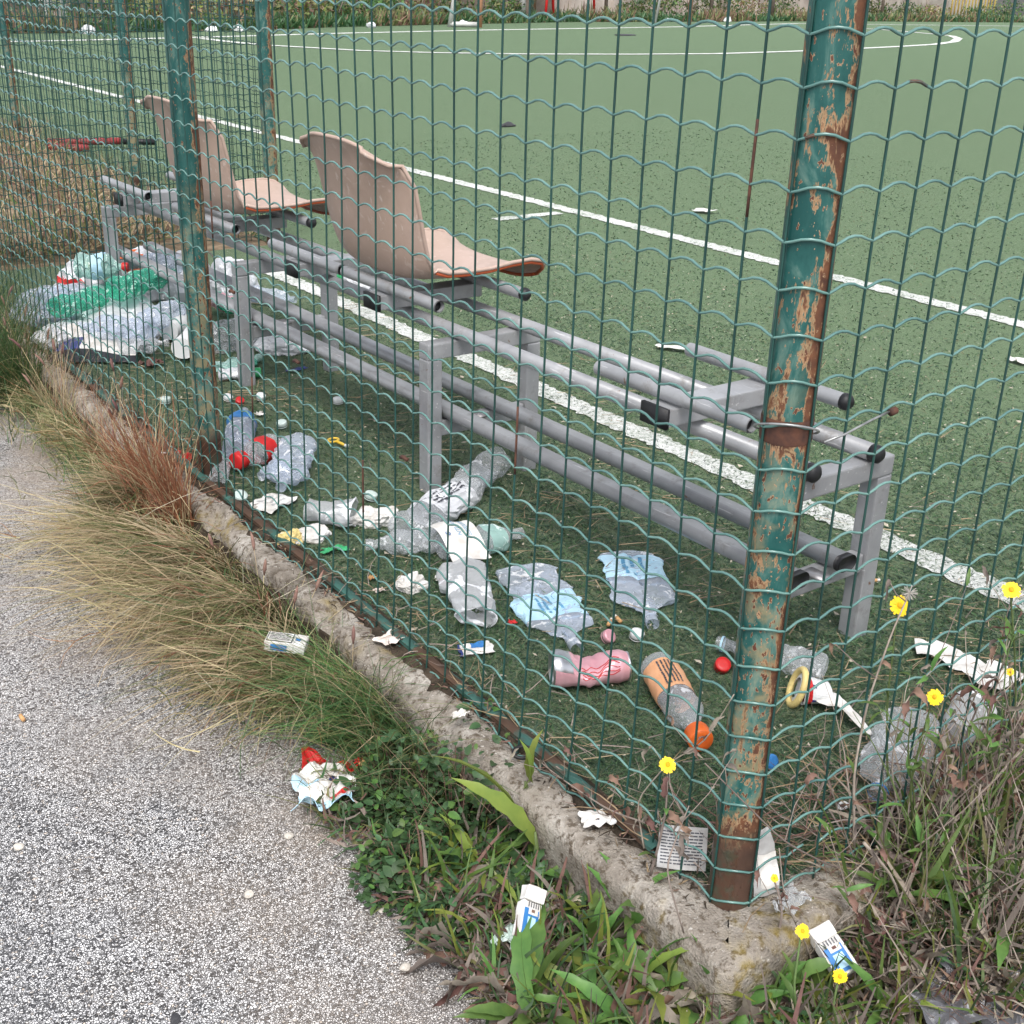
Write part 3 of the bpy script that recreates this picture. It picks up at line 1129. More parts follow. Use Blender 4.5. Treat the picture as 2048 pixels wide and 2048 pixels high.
# ================================================================== TURF FIBRES, STRAW, CRUMBS
def turf_fibres():
    n = 230000
    x = rng.uniform(-.015, 2.6, n * 3)
    y = rng.uniform(-.02, 4.2, n * 3)
    d2 = (x - CAM[0]) ** 2 + (y - CAM[1]) ** 2 + 1.0
    keep = rng.random(n * 3) < np.minimum(1, (3.3 / d2) ** 1.15) * np.clip((2.6 - x) / .9, 0, 1) * np.clip((4.2 - y) / 1.0, 0, 1)
    x, y = x[keep][:n], y[keep][:n]
    k = len(x)
    az = rng.uniform(0, 2 * PI, k)
    el = rng.uniform(.15, 1.1, k)
    D0 = np.stack([np.cos(az) * np.cos(el), np.sin(az) * np.cos(el), np.sin(el)], 1)
    D1 = np.stack([np.cos(az + rng.normal(0, .6, k)), np.sin(az + rng.normal(0, .6, k)), rng.normal(-.25, .3, k)], 1)
    P = np.stack([x, y, np.zeros(k)], 1)
    big = np.array([mnoise.noise(Vector((a * 2.2, b * 2.2, 3))) for a, b in zip(x, y)])
    L = rng.uniform(.010, .022, k) * (1 + .45 * big)
    mi = rng.choice(3, k, p=[.50, .37, .13])
    dist = np.sqrt(d2[keep][:n])
    W = np.where(dist > 2.4, .0024, .0017)
    me = blades('turf_fibres', P, D0, D1, L, W, [MAT['blade_dark'], MAT['blade_mid'], MAT['blade_pale']], mi, 2)
    tag(link('turf_fibres', me), kind='stuff')
    n = 90000
    x = 1.2 + rng.random(n) ** 1.3 * 6
    y = rng.uniform(-.5, 8, n)
    d = np.sqrt((x - CAM[0]) ** 2 + (y - CAM[1]) ** 2)
    keep = rng.random(n) < np.clip((x - 1.3) / 1.0, 0, 1) * np.clip(4.5 / d, 0, 1) ** 2
    keep &= (y < 4.6) | (x > 1.6)
    x, y, d = x[keep], y[keep], d[keep]
    k = len(x)
    az = rng.uniform(0, 2 * PI, k)
    el = rng.uniform(.3, 1.2, k)
    D0 = np.stack([np.cos(az) * np.cos(el), np.sin(az) * np.cos(el), np.sin(el)], 1)
    D1 = np.stack([np.cos(az), np.sin(az), rng.normal(-.2, .3, k)], 1)
    me = blades('turf_fibres', np.stack([x, y, np.zeros(k)], 1), D0, D1, rng.uniform(.010, .020, k), .0012 + .0006 * d, [MAT['blade_dark'], MAT['blade_mid'], MAT['blade_pale']], rng.choice(3, k, p=[.44, .40, .16]), 2)
    tag(link('turf_fibres', me), kind='stuff')
    # dry straw lying in the turf
    n = 5200
    x = rng.uniform(0, 2.3, n)
    y = rng.uniform(-.02, 3.6, n)
    cl = np.array([mnoise.noise(Vector((a * 2.6, b * 2.6, 11))) for a, b in zip(x, y)])
    keep = (cl > .02) | (rng.random(n) < .12)
    keep &= rng.random(n) < np.clip(1.7 - x, .05, 1)
    x, y = x[keep], y[keep]
    k = len(x)
    az = rng.normal(-.35, .6, k)
    P = np.stack([x, y, rng.uniform(.010, .018, k)], 1)
    D0 = np.stack([np.cos(az), np.sin(az), rng.normal(.02, .06, k)], 1)
    D1 = np.stack([np.cos(az + rng.normal(0, .25, k)), np.sin(az), rng.normal(-.03, .05, k)], 1)
    me = blades('straw_bits', P, D0, D1, rng.uniform(.02, .10, k), rng.uniform(.0014, .0032, k), [MAT['straw'], MAT['tan_grass'], MAT['leaf_grey']], rng.choice(3, k), 2)
    tag(link('straw_bits', me), kind='stuff')
    # pale crumbs, sand and flakes
    n = 3000
    x = rng.uniform(0, 2.8, n)
    y = rng.uniform(-.02, 4.2, n)
    r = rng.uniform(.0012, .0036, n) * (1 + (rng.random(n) < .05) * 1.2)
    V = np.zeros((n, 4, 3))
    a0 = rng.uniform(0, PI, n)
    for j in range(4):
        a = a0 + j * PI / 2
        V[:, j, 0] = x + np.cos(a) * r * (1.5 if j % 2 else .8)
        V[:, j, 1] = y + np.sin(a) * r * (1.5 if j % 2 else .8)
        V[:, j, 2] = .012 + rng.uniform(-.002, .003, n)
    me = quads_mesh('crumbs', V.reshape(-1, 3), np.arange(n * 4).reshape(-1, 4), [MAT['speck']], np.zeros(n, int))
    tag(link('crumbs', me), kind='stuff')


turf_fibres()

# ================================================================== RUBBISH
def ground_frame(a, b):
    d = b - a
    return math.atan2(d.y, d.x), Vector((d.x, d.y)).length


def text_mesh(body, size):
    cu = bpy.data.curves.new("printed_text", 'FONT')
    cu.body = body
    cu.size = size
    o = bpy.data.objects.new("printed_text", cu)
    col.objects.link(o)
    dg = bpy.context.evaluated_depsgraph_get()
    me = bpy.data.meshes.new_from_object(o.evaluated_get(dg))
    bpy.data.objects.remove(o)
    return me


def print_lines(mb, x0, y0, w, h, rows, zf, rr, along='x'):
    """rows of tiny printed dashes that follow a surface"""
    for r_ in range(rows):
        p = 0
        while p < w:
            l = rr.uniform(.06, .22) * w
            l = min(l, w - p)
            a, b = x0 + p, x0 + p + l * .86
            c = y0 + h * (r_ + .25) / rows
            d = c + h / rows * .42
            if along == 'y':
                q = [(c, a), (d, a), (d, b), (c, b)]
            else:
                q = [(a, c), (b, c), (b, d), (a, d)]
            mb.add([(u, v, zf(u, v) + .0007) for u, v in q], [(0, 1, 2, 3)])
            p += l


def bottle(label, a, b, R, flat=.6, m='clear', crumple=.25, band=None, cap=None, seed=0, z0=-.001, ring=None, group='empty plastic bottles lying on the turf', name='plastic_bottle', textrows=None, text=None, tilt=0.0, zup=None, bend=0.0, capr=1.0, fl=None):
    A, B = G(a[0], a[1], .02), G(b[0], b[1], .02)
    rz, L = ground_frame(A, B)
    if zup is not None:
        z0 = zup
    t = thing(name, label, 'bottle', (A.x, A.y, z0), rz, group)
    rr = random.Random(seed * 13 + 5)
    neck = min(.0135 / R, .45)

    def rad(u):
        if u < .03:
            return .72 + .28 * u / .03
        if u < .66:
            return 1 - .035 * (math.sin(u * 75) * .5 + .5) * (0 if band and band[0] < u < band[1] else 1)
        if u < .90:
            k = (u - .66) / .24
            return neck + (1 - neck) * (.5 + .5 * math.cos(k * PI))
        return neck

    def pt(u, th, sc=1.0):
        r_ = R * rad(u) * sc
        y, z = r_ * math.cos(th), r_ * math.sin(th)
        fk = flat if u < .86 else flat + (.95 - flat) * min(1, (u - .86) / .05)
        y *= 1 + (1 - fk) * .42
        z *= fk
        x = u * L
        p = Vector((x, y, z))
        wgt = min(1, max(.0, (.93 - u) * 8)) * min(1, .35 + u * 9)
        n1 = nzv((x, y * .6, z), 1.5 / R * .9, seed * 3.1)
        n2 = nzv((x, y, z), 3.6 / R * .9, seed * 1.7 + 8)
        rdir = Vector((0, y, z))
        if rdir.length > 1e-6:
            rdir.normalize()
        cr = abs(nz((x, y * .8, z), 1.1 / R, seed * 2.3)) * .95 + abs(nz((x, y, z), 2.7 / R, seed * 1.1 + 4)) * .5
        p += (n1 * .50 + n2 * .12) * R * crumple * wgt
        p -= rdir * cr * R * crumple * 1.15 * wgt
        if bend:
            p.y += bend * math.sin(u * PI) * L
        return p
    zmin = min(pt(u, -PI / 2).z for u in [i / 16 for i in range(15)])
    off = Vector((0, 0, -min(zmin, -R * flat * .6)))

    def rings(u0, u1, nu, nr, sc, mi=0, mbx=None):
        mbx = mbx or MB()
        vs_ = [pt(u0 + (u1 - u0) * i / nu, 2 * PI * j / nr, sc) + off for i in range(nu + 1) for j in range(nr)]
        mbx.add(vs_, [(i * nr + j, i * nr + (j + 1) % nr, (i + 1) * nr + (j + 1) % nr, (i + 1) * nr + j) for i in range(nu) for j in range(nr)], mi)
        return mbx
    nr = 30
    mb = rings(0, 1.0, 46, nr, 1.0)
    c0 = sum((Vector(p) for p in mb.v[:nr]), Vector()) / nr
    o0 = len(mb.v)
    mb.v.append(tuple(c0 + Vector((.006, 0, 0))))
    for j in range(nr):
        mb.f.append((o0, (j + 1) % nr, j))
        mb.mi.append(0)
    body = build('body', mb, MAT[m], t, smooth=crumple < .16)
    if band:
        mbl = rings(band[0], band[1], 12, nr, 1.03)
        lb = build('label', mbl, MAT[band[2]], t, smooth=crumple < .3)
        if textrows:
            def zf(u, v):
                th = max(-.95, min(.95, v / (R * (1 + (1 - flat) * .42))))
                return (pt(u / L, math.acos(th), 1.05) + off).z
            mbt = MB()
            print_lines(mbt, (band[0] + .03) * L, -R * .55, (band[1] - band[0] - .06) * L, R * 1.0, textrows, zf, rr)
            tag(build('printed_text', mbt, MAT['ink_blue' if band[2] == 'pale_blue' else 'ink'], lb, smooth=False), kind='stuff')
    if ring:
        mbr = rings(.935, .955, 2, nr, 1.22)
        build('neck_ring', mbr, MAT[ring], t)
    if cap:
        r_ = R * neck * 1.22 * capr
        mbc = MB()
        ctr = pt(.97, 0) + pt(.97, PI)
        ctr = ctr / 2 + off
        for_len = .016 * capr
        prof = [(r_ * .98, -for_len * .7), (r_, -for_len * .6), (r_, for_len * .5), (r_ * .92, for_len * .62), (r_ * .45, for_len * .60), (.0005, for_len * .60)]
        mbc.lathe(prof, 24, axis='x', caps=False)
        mbc.v = [(p[0] + ctr.x + .006, p[1] + ctr.y, p[2] + ctr.z) for p in mbc.v]
        build('cap', mbc, MAT[cap], t)
    return t


def at(label, name, cat, px, py, z=.004, rz=0.0, group=None):
    p = G(px, py, z)
    return thing(name, label, cat, p, rz, group)


def crumpled(name, label, cat, px, py, sx, sy, h, mats, seed=0, rz=0.0, z=.006, group=None, mi=0, n=20, fold=1.0, tilt=None, zbase=None, smooth=False, outline=.45):
    """a crumpled flat thing: tissue, wrapper, sheet of paper (double-sided sheet with folds, one mesh)"""
    p = G(px, py, z)
    mb = MB()

    def fn(u, v):
        e = 1 + outline * mnoise.noise(Vector((u * 3 + seed, v * 3, seed * 1.3)))
        x, y = (u - .5) * sx * e, (v - .5) * sy * e
        q = (x / max(sx, sy) * 2, y / max(sx, sy) * 2, 0)
        a = abs(nz(q, 1.4, seed)) * .8 + abs(nz(q, 2.6, seed + 5)) * .55 * fold + nz(q, 5, seed + 9) * .16 * fold + .12
        d = nzv(q, 2.6, seed + 3)
        return (x + d.x * .14 * sx * fold, y + d.y * .14 * sy * fold, max(.0006, h * a))
    mb.grid(fn, n, n, mi)
    o = build(name, mb, [MAT[k] for k in (mats if isinstance(mats, (list, tuple)) else [mats])], None, smooth, loc=p, rot=(tilt or (0, 0, 0))[:2] + (rz,))
    so = o.modifiers.new('solid', 'SOLIDIFY')
    so.thickness = .0008
    return tag(o, label, cat, group)


def blob(name, label, cat, px, py, sx, sy, sz, m, seed=0, rz=0.0, z=.0, group=None, rough=.35, sub=4, smooth=False, extra=None):
    """a puffed, creased plastic bag"""
    p = G(px, py, z)
    bm = bmesh.new()
    bmesh.ops.create_icosphere(bm, subdivisions=sub, radius=1)
    for v in bm.verts:
        q = v.co.copy()
        n1 = nz(q, 1.3, seed)
        n2 = abs(nz(q, 2.9, seed + 4))
        n3 = abs(nz(q, 6.5, seed + 7))
        k = 1 + rough * (n1 * .9 + n2 * .6 - n3 * .45)
        z_ = q.z * sz * k
        v.co = Vector((q.x * sx * k, q.y * sy * k, z_ if z_ > -sz * .35 else -sz * .35))
    for v in bm.verts:
        v.co.z += sz * .36
    me = bpy.data.meshes.new(name)
    bm.to_mesh(me)
    bm.free()
    mats = m if isinstance(m, (list, tuple)) else [m]
    for k in mats:
        me.materials.append(MAT[k])
    me.polygons.foreach_set('use_smooth', [smooth] * len(me.polygons))
    if extra:
        for pl in me.polygons:
            pl.material_index = extra(pl.center)
    o = link(name, me, None, p, (0, 0, rz))
    return tag(o, label, cat, group)


def cap(label, px, py, m, r=.0145, h=.011, tilt=(0, 0), rz=0.0, group='loose bottle caps on the turf', z=.012):
    p = G(px, py, z)
    t = thing('bottle_cap', label, 'bottle cap', p, rz, group)
    t.rotation_euler = (tilt[0], tilt[1], rz)
    mb = MB()
    n = 30
    prof = [(r * .94, 0), (r, .001), (r, h * .85), (r * .93, h), (r * .5, h * 1.0), (.0004, h * 1.0)]
    for (rad, hh) in prof:
        pass
    vs_ = []
    for (rad, hh) in prof:
        for j in range(n):
            k = 1 - (.035 if j % 2 and rad > r * .93 else 0)
            vs_.append((rad * k * math.cos(2 * PI * j / n), rad * k * math.sin(2 * PI * j / n), hh))
    fc = [(i * n + j, i * n + (j + 1) % n, (i + 1) * n + (j + 1) % n, (i + 1) * n + j) for i in range(len(prof) - 1) for j in range(n)]
    mb.add(vs_, fc)
    build('shell', mb, MAT[m], t)
    mb = MB()
    mb.lathe([(r * .99, -.0035), (r * .99, -.0012)], 24, caps=False)
    so = build('seal_ring', mb, MAT[m], t)
    return t


def cup(label, a, b, r0, r1, m='frost', crumple=.15, seed=0, flat=.75, group=None, name='plastic_cup', z0=.004):
    A, B = G(a[0], a[1], .02), G(b[0], b[1], .02)
    rz, L = ground_frame(A, B)
    t = thing(name, label, 'cup', (A.x, A.y, z0), rz, group)
    n, k = 26, 14

    def pt(u, th, sc=1.0):
        r_ = (r0 + (r1 - r0) * u) * sc
        p = Vector((u * L, r_ * math.cos(th) * (1 + (1 - flat) * .4), r_ * math.sin(th) * flat))
        p += nzv(p, 26, seed) * r1 * crumple + nzv(p, 60, seed + 4) * r1 * crumple * .35
        p.z += max(r0, r1) * flat
        return p
    mb = MB()
    vs_ = [pt(i / k, 2 * PI * j / n) for i in range(k + 1) for j in range(n)]
    mb.add(vs_, [(i * n + j, i * n + (j + 1) % n, (i + 1) * n + (j + 1) % n, (i + 1) * n + j) for i in range(k) for j in range(n)])
    mb.add(vs_[:n], [tuple(range(n - 1, -1, -1))])
    build('wall', mb, MAT[m], t, smooth=crumple < .2)
    mb = MB()
    loop = [pt(1, 2 * PI * j / n, 1.02) for j in range(n + 1)]
    mb.tube(loop, .0016, 6, cap=False)
    build('rim', mb, MAT[m], t)
    return t


BG = 'empty plastic bottles lying on the turf'
# ---- right in front of the bench
bottle('clear bottle with peach orange label and big orange cap, nearest the corner post', (1238, 1262), (1318, 1402), .035, .92, 'clear', .10, (.14, .50, 'orange_label'), 'orange', 3, textrows=5, capr=1.35)
bottle('flattened clear bottle with wide pale blue label, above the pink can', (990, 1062), (1090, 1215), .058, .22, 'clear_blue', .42, (.36, .66, 'pale_blue'), None, 11, textrows=4)
bottle('flattened clear bottle with pale blue label at its upper end, nearest the bench legs', (1188, 1040), (1232, 1172), .056, .24, 'clear_blue', .42, (.05, .42, 'pale_blue'), None, 17, textrows=3, ring='clear_blue')
bottle('big clear bottle with white print, slanting toward the bench leg', (762, 1012), (925, 905), .050, .74, 'clear', .30, (.25, .62, 'white_bag'), None, 23, textrows=4)
cup('clear cup with faint dark printing, at the foot of the middle bench leg', (862, 940), (935, 880), .034, .042, 'clear', .22, 5, .8)
bottle('clear crumpled bottle pointing left beside the white paper label', (842, 1022), (690, 1032), .040, .66, 'clear', .32, None, None, 29)
t = bottle('clear bottle wrapped in a large white paper label with blue lettering', (830, 1042), (985, 1012), .044, .74, 'clear', .22, (.52, .74, 'mint'), None, 31)
# the stiff white paper label half torn off that bottle
mbp = MB()
LW_, LH_ = .090, .165


def lab_z(x, y):
    return .034 + .048 * math.cos(max(-1.45, min(1.45, y / .062))) + .004 * math.sin(x * 70)


mbp.grid(lambda u, v: ((u - .12) * LW_, (v - .62) * LH_, lab_z((u - .12) * LW_, (v - .62) * LH_)), 12, 18)
lo_ = build('label', mbp, MAT['white_paper'], t, smooth=True)
tm = text_mesh("NTE OLABZA", .0145)
for v in tm.vertices:
    x, y = .052 - v.co.y - .004, v.co.x - .042
    v.co = (x - .012, y, lab_z(x - .012, y) + .001)
tm.materials.append(MAT['ink_blue'])
link('printed_text', tm, lo_)
mbp = MB()
mbp.tube([(.006 + .004 * math.cos(a), -.030 + .009 * math.sin(a), lab_z(.006, -.030) + .0016) for a in np.linspace(0, 2 * PI, 20)], .0011, 4, cap=False)
build('printed_ring', mbp, MAT['blue'], lo_)
mbp = MB()
print_lines(mbp, -.040, .050, .075, .012, 3, lab_z, random.Random(3), 'y')
tag(build('printed_text', mbp, MAT['ink_blue'], lo_, smooth=False), kind='stuff')

cup('crumpled clear cup with pinkish tint below the white paper label', (870, 1082), (902, 1172), .046, .036, 'frost', .38, 8, .55)
crumpled('paper_scrap', 'white scrap with red and yellow edge tucked behind the crumpled clear cup', 'scrap', 843, 1092, .055, .03, .018, ['white_paper', 'red', 'yellow'], 2, .4, mi=lambda u, v: (1 if v < .35 else (2 if v < .5 else 0)) if u < .4 else 0)
blob('tissue', 'white balled tissue lying below the white paper label', 'tissue', 778, 1110, .034, .026, .024, 'white_paper', 4, .3, rough=.55, sub=4)
blob('tissue', 'white twisted tissue beside the large clear bottle', 'tissue', 708, 988, .052, .028, .030, 'white_paper', 6, -.3, rough=.6, sub=4)
cup('crushed clear drinking cup lying on its side left of the twisted tissue', (580, 970), (668, 978), .032, .040, 'frost', .30, 12, .72)
crumpled('napkin', 'white folded napkin with grey marks beside the fence wires', 'napkin', 513, 950, .105, .08, .014, ['white_paper', 'grey_card'], 9, .5, mi=lambda u, v: 1 if (int(v * 12) % 3 == 0 and .3 < u < .8) else 0, fold=.35, outline=.2)
blob('tissue', 'white flat paper wad between napkin and green wrapper', 'tissue', 590, 1014, .042, .032, .020, 'white_paper', 14, -.2, rough=.4, sub=4)
blob('food_wrapper', 'yellow printed wrapper scrunched against the fence foot', 'wrapper', 548, 1024, .030, .026, .020, ['white_paper', 'pale_yellow', 'leaf_brown'], 16, .2, rough=.6, extra=lambda c: [0, 1, 1, 2][int((mnoise.noise(c * 60) + 1) * 2) % 4])
crumpled('candy_wrapper', 'small bright green foil wrapper on the turf', 'wrapper', 635, 1038, .062, .022, .012, 'green_print', 18, -.25, fold=.6)

# ---- the cluster beside the second post
bottle('clear bottle with bright blue label standing behind the red capped one', (448, 868), (462, 792), .042, .95, 'clear_blue', .22, (.55, .85, 'blue'), None, 41, z0=.004)
bottle('clear bottle with red and white label and big red cap', (518, 848), (452, 878), .040, .9, 'clear', .16, (.22, .52, 'red'), 'red', 43, capr=1.45)
bottle('bluish crumpled bottle pointing at the fence, right of the red cap', (566, 848), (530, 930), .052, .72, 'clear_blue', .42, None, None, 47)
bottle('small bluish squashed bottle between red cap and crumpled bottle', (540, 880), (492, 898), .034, .6, 'clear_blue', .40, None, None, 49)
bottle('clear bottle upended against the back of the second post', (412, 905), (425, 850), .024, .8, 'clear', .25, None, None, 51)
cap('translucent white cap beside the napkin', 453, 939, 'mint_plastic', .017, .013, (.5, .1))
cap('white cap between napkin and large clear bottle', 699, 938, 'mint_plastic', .016, .012, (.2, .2))
cap('white cap standing alone midway to the bench legs', 638, 758, 'white_plastic', .0155, .013)
cap('white cap above the bluish bottles', 532, 802, 'mint_plastic', .0155, .012, (.1, -.2))
cap('white cap just right of the pink cap', 1201, 1200, 'white_plastic', .0145, .011, (.25, 0))
cap('dusty pink cap lying at the neck of the flattened bottle', 1146, 1202, 'pink', .0145, .010, (.8, .3))
cap('red cap left of the corner post', 1362, 1257, 'red', .0155, .012, (.55, -.3))
cap('bright blue cap half hidden behind the corner post', 1449, 1437, 'blue', .0135, .012, (1.1, .2))
cap('red cap left of the second post', 352, 865, 'red', .0145, .011, (.9, .5))
cap('white cap among the straw left of the second post', 312, 757, 'mint_plastic', .0165, .012)
cap('red cap at the foot of the second bench leg', 452, 758, 'red', .0135, .011, (.6, 0))
cap('white cap beside the red one at the bench leg', 430, 752, 'white_plastic', .0145, .011, (.3, .2))
cap('white cap right of the second bench leg', 492, 750, 'white_plastic', .0145, .011, (.4, 0))
crumpled('paper_scrap', 'small white scrap below the second bench leg', 'scrap', 490, 783, .026, .020, .012, 'white_paper', 91)
# yellow broken spout
t = at('broken yellow plastic spout amid the straw', 'bottle_spout', 'spout', 629, 838, .006, .4)
mb = MB()
mb.tube([(.017 * math.cos(a), .013 * math.sin(a), .012) for a in np.linspace(0, 2 * PI, 24)], .0035, 8, cap=False)
mb.tube([(.0, -.013, .010), (.004, -.028, .006), (.002, -.040, .004)], [.004, .0045, .003], 8)
build('ring', mb, MAT['yellow'], t)
mb = MB()
mb.tube([(.002, -.040, .004), (.003, -.050, .004)], .0055, 8)
build('tip', mb, MAT['white_plastic'], t)
t = at('red tipped white stick in the turf left of the second post', 'lollipop_stick', 'stick', 322, 856, .008, -.4)
mb = MB()
mb.tube([(-.028, 0, .003), (.016, 0, .003)], .0028, 8)
build('stick', mb, MAT['white_plastic'], t)
mb = MB()
mb.tube([(.014, 0, .003), (.022, 0, .0035), (.028, 0, .003)], [.0045, .0062, .004], 8)
build('tip', mb, MAT['red'], t)

# ---- crushed pink can
def pink_can():
    A, B = G(1040, 1278, .02), G(1180, 1268, .02)
    rz, L = ground_frame(A, B)
    t = thing('crushed_can', 'crushed pink drink can with a bare metal end', 'can', (A.x, A.y, .004), rz)
    R = .033
    n, k = 30, 30

    def pt(u, th):
        rr_ = R * (1 - .16 * max(0, (u - .90) / .10) - .18 * max(0, (.07 - u) / .07))
        dent = math.exp(-((u - .48) / .20) ** 2)
        y, z = rr_ * math.cos(th), rr_ * math.sin(th)
        if z > 0:
            z *= 1 - .72 * dent
        else:
            z *= 1 - .15 * dent
        y *= 1 + .22 * dent
        p = Vector((u * L, y, z + R * .92))
        cr = math.sin(u * 46 + 3 * math.sin(th * 2)) * .0016 * (.3 + dent)
        p.z += cr + nz(p, 45, 3) * .006 * dent + nz(p, 18, 6) * .004
        p.y += nz(p, 30, 9) * .007 * dent
        # the bare end has been twisted toward the fence
        w = max(0, (.34 - u) / .34)
        p.z += w * .016 * (1 if z > 0 else .2)
        p.y -= w * .010
        return p
    mb = MB()
    mb.add([pt(i / k, 2 * PI * j / n) for i in range(k + 1) for j in range(n)], [(i * n + j, i * n + (j + 1) % n, (i + 1) * n + (j + 1) % n, (i + 1) * n + j) for i in range(k) for j in range(n)])
    mb.mi = [1 if (f // n) < 7 and (f % n) > 1 and (f % n) < 14 else 0 for f in range(len(mb.f))]
    b_ = build('body', mb, [MAT['pink'], MAT['can_metal']], t)
    for q in range(5):
        mb = MB()
        th0 = 2.1 + q * .22
        mb.tube([pt(u, th0 + .12 * math.sin(u * 22 + q)) + Vector((0, -.0006, .0006)) for u in np.linspace(.36, .86, 16)], .0008, 4)
        build('printed_line', mb, MAT['red'], b_)
    for u0, m_, nm in ((1.0, 'can_metal', 'lid'), (0.0, 'can_metal', 'base')):
        ring = [pt(u0, 2 * PI * j / n) for j in range(n)]
        c = sum(ring, Vector()) / n
        sgn = 1 if u0 else -1
        mb = MB()
        vs_ = list(ring) + [c + (p - c) * 1.03 + Vector((sgn * .003, 0, 0)) for p in ring] + [c + (p - c) * .88 + Vector((sgn * .003, 0, 0)) for p in ring] + [c + (p - c) * .82 + Vector((-sgn * .003, 0, 0)) for p in ring] + [c + Vector((-sgn * .003, 0, 0))]
        fc = [(q * n + j, q * n + (j + 1) % n, (q + 1) * n + (j + 1) % n, (q + 1) * n + j) for q in range(3) for j in range(n)] + [(3 * n + j, 3 * n + (j + 1) % n, 4 * n) for j in range(n)]
        mb.add(vs_, fc)
        o = build(nm, mb, MAT[m_], t)
        if u0:
            mb = MB()
            mb.tube([c + Vector((.0012, .006 * math.cos(a) + .002, .010 * math.sin(a))) for a in np.linspace(0, 2 * PI, 18)], .0014, 6, cap=False)
            build('pull_tab', mb, MAT['can_metal'], o)
            mb = MB()
            mb.add([c + Vector((-.0022, .011 * math.cos(a) - .004, .007 * math.sin(a) - .009)) for a in np.linspace(0, 2 * PI, 16, endpoint=False)], [tuple(range(16))])
            build('opening', mb, MAT['ink'], o)


pink_can()

# ---- wrappers, butts and small pieces
crumpled('candy_wrapper', 'torn white wrapper with blue patches by the fence foot', 'wrapper', 896, 1226, .070, .040, .010, ['white_paper', 'blue', 'navy'], 22, -.3, mi=lambda u, v: 1 if (v > .55 and .4 < u < .8) else (2 if u < .12 else 0), fold=.4, outline=.2)
crumpled('paper_scrap', 'small red scrap left of the pale blue label', 'scrap', 966, 1176, .016, .014, .008, 'red', 24)
crumpled('paper_scrap', 'tiny pale scrap by the green rail, upper of two', 'scrap', 716, 1115, .020, .014, .008, 'pink_paper', 26)
crumpled('paper_scrap', 'pale orange scrap caught on the fence foot', 'scrap', 702, 1092, .018, .012, .012, 'butt', 27)
crumpled('paper_scrap', 'pinkish white triangle of card on the kerb by the rail', 'scrap', 737, 1207, .050, .042, .012, 'pink_paper', 28, .3, z=.012, fold=.3, outline=.25)
crumpled('paper_scrap', 'white torn strip of paper on the kerb below the rail', 'scrap', 1126, 1547, .050, .038, .013, ['white_paper', 'ink'], 30, -.5, z=.012, fold=.35, outline=.25, mi=lambda u, v: 1 if .45 < u < .55 and .3 < v < .5 else 0)
crumpled('paper_scrap', 'white flakes of paper under the rail on the kerb', 'scrap', 868, 1350, .030, .014, .010, 'white_paper', 33, z=.02)


def butt(label, px, py, rz, z=.010, white=True):
    t = thing('cigarette_butt', label, 'cigarette butt', G(px, py, z), rz, 'cigarette butts')
    mb = MB()
    mb.tube([(-.011, 0, .004), (0, .0004, .004), (.010, 0, .004)], [.0039, .0041, .0039], 10)
    build('filter', mb, MAT['butt'], t)
    if white:
        mb = MB()
        mb.tube([(.010, 0, .004), (.017, .001, .0045)], [.0038, .0030], 10)
        build('paper_end', mb, MAT['white_paper'], t)


butt('cigarette butt beside the flattened bottle, left of two', 1150, 1178, .6)
butt('cigarette butt beside the flattened bottle, right of two', 1167, 1172, 1.3)
butt('lone cigarette butt on the bare asphalt', 42, 1357, 1.6, -.118, False)
butt('orange cigarette butt in the weeds right of the red wrapper', 686, 1441, .4, -.085, False)
butt('cigarette butt by the right-hand bench leg', 1646, 1098, -.5)

# ---- right of the corner post
t = bottle('clear crumpled bottle with sky blue neck ring lying behind the corner post', (1558, 1262), (1352, 1214), .038, .66, 'clear', .34, None, None, 61, ring='pale_blue')
t = bottle('clear ribbed bottle in the weeds behind the right side mesh', (1722, 1375), (1650, 1518), .048, .72, 'clear', .26, None, None, 63, ring='blue')
cup('translucent cup half hidden by weeds at the right edge', (1795, 1405), (1835, 1350), .028, .036, 'frost', .10, 14, .9)
# yellow ice cream tub with its paper sleeve
A = G(1502, 1312, .02)
t = thing('ice_cream_tub', 'yellow rimmed ice cream tub with white paper sleeve', 'tub', (A.x, A.y, .004), -.55)
mb = MB()
ringa = [(.0 + .010 * math.sin(a), .026 * math.cos(a), .033 + .034 * math.sin(a)) for a in np.linspace(0, 2 * PI, 29)]
mb.tube(ringa, [.0065] * 29, 8, cap=False)
build('lid_rim', mb, MAT['pale_yellow'], t)
mb = MB()
n = 28
o1 = [(.002 + .008 * math.sin(a), .022 * math.cos(a), .033 + .029 * math.sin(a)) for a in np.linspace(0, 2 * PI, n, endpoint=False)]
o2 = [(-.002 + .006 * math.sin(a), .013 * math.cos(a), .033 + .020 * math.sin(a)) for a in np.linspace(0, 2 * PI, n, endpoint=False)]
mb.add(o1 + o2, [(j, (j + 1) % n, n + (j + 1) % n, n + j) for j in range(n)])
build('lid', mb, MAT['white_plastic'], t)
mb = MB()
mb.add([(p[0] + .006, p[1], p[2]) for p in o2], [tuple(range(n))])
build('opening', mb, MAT['grey_card'], t)
mb = MB()
vs_ = []
for i in range(8):
    u = i / 7
    for j in range(n):
        a = 2 * PI * j / n
        k = 1 - .12 * u + .04 * math.sin(a * 5 + u * 9)
        vs_.append((.008 + u * .052, .026 * k * math.cos(a), .030 + .030 * k * math.sin(a) * (1 - .35 * u) - .008 * u))
mb.add(vs_, [(i * n + j, i * n + (j + 1) % n, (i + 1) * n + (j + 1) % n, (i + 1) * n + j) for i in range(7) for j in range(n)])
mb.mi = [1 if (fi // n) == 1 else (2 if (fi // n) == 2 and (fi % n) % 5 == 0 else 0) for fi in range(len(mb.f))]
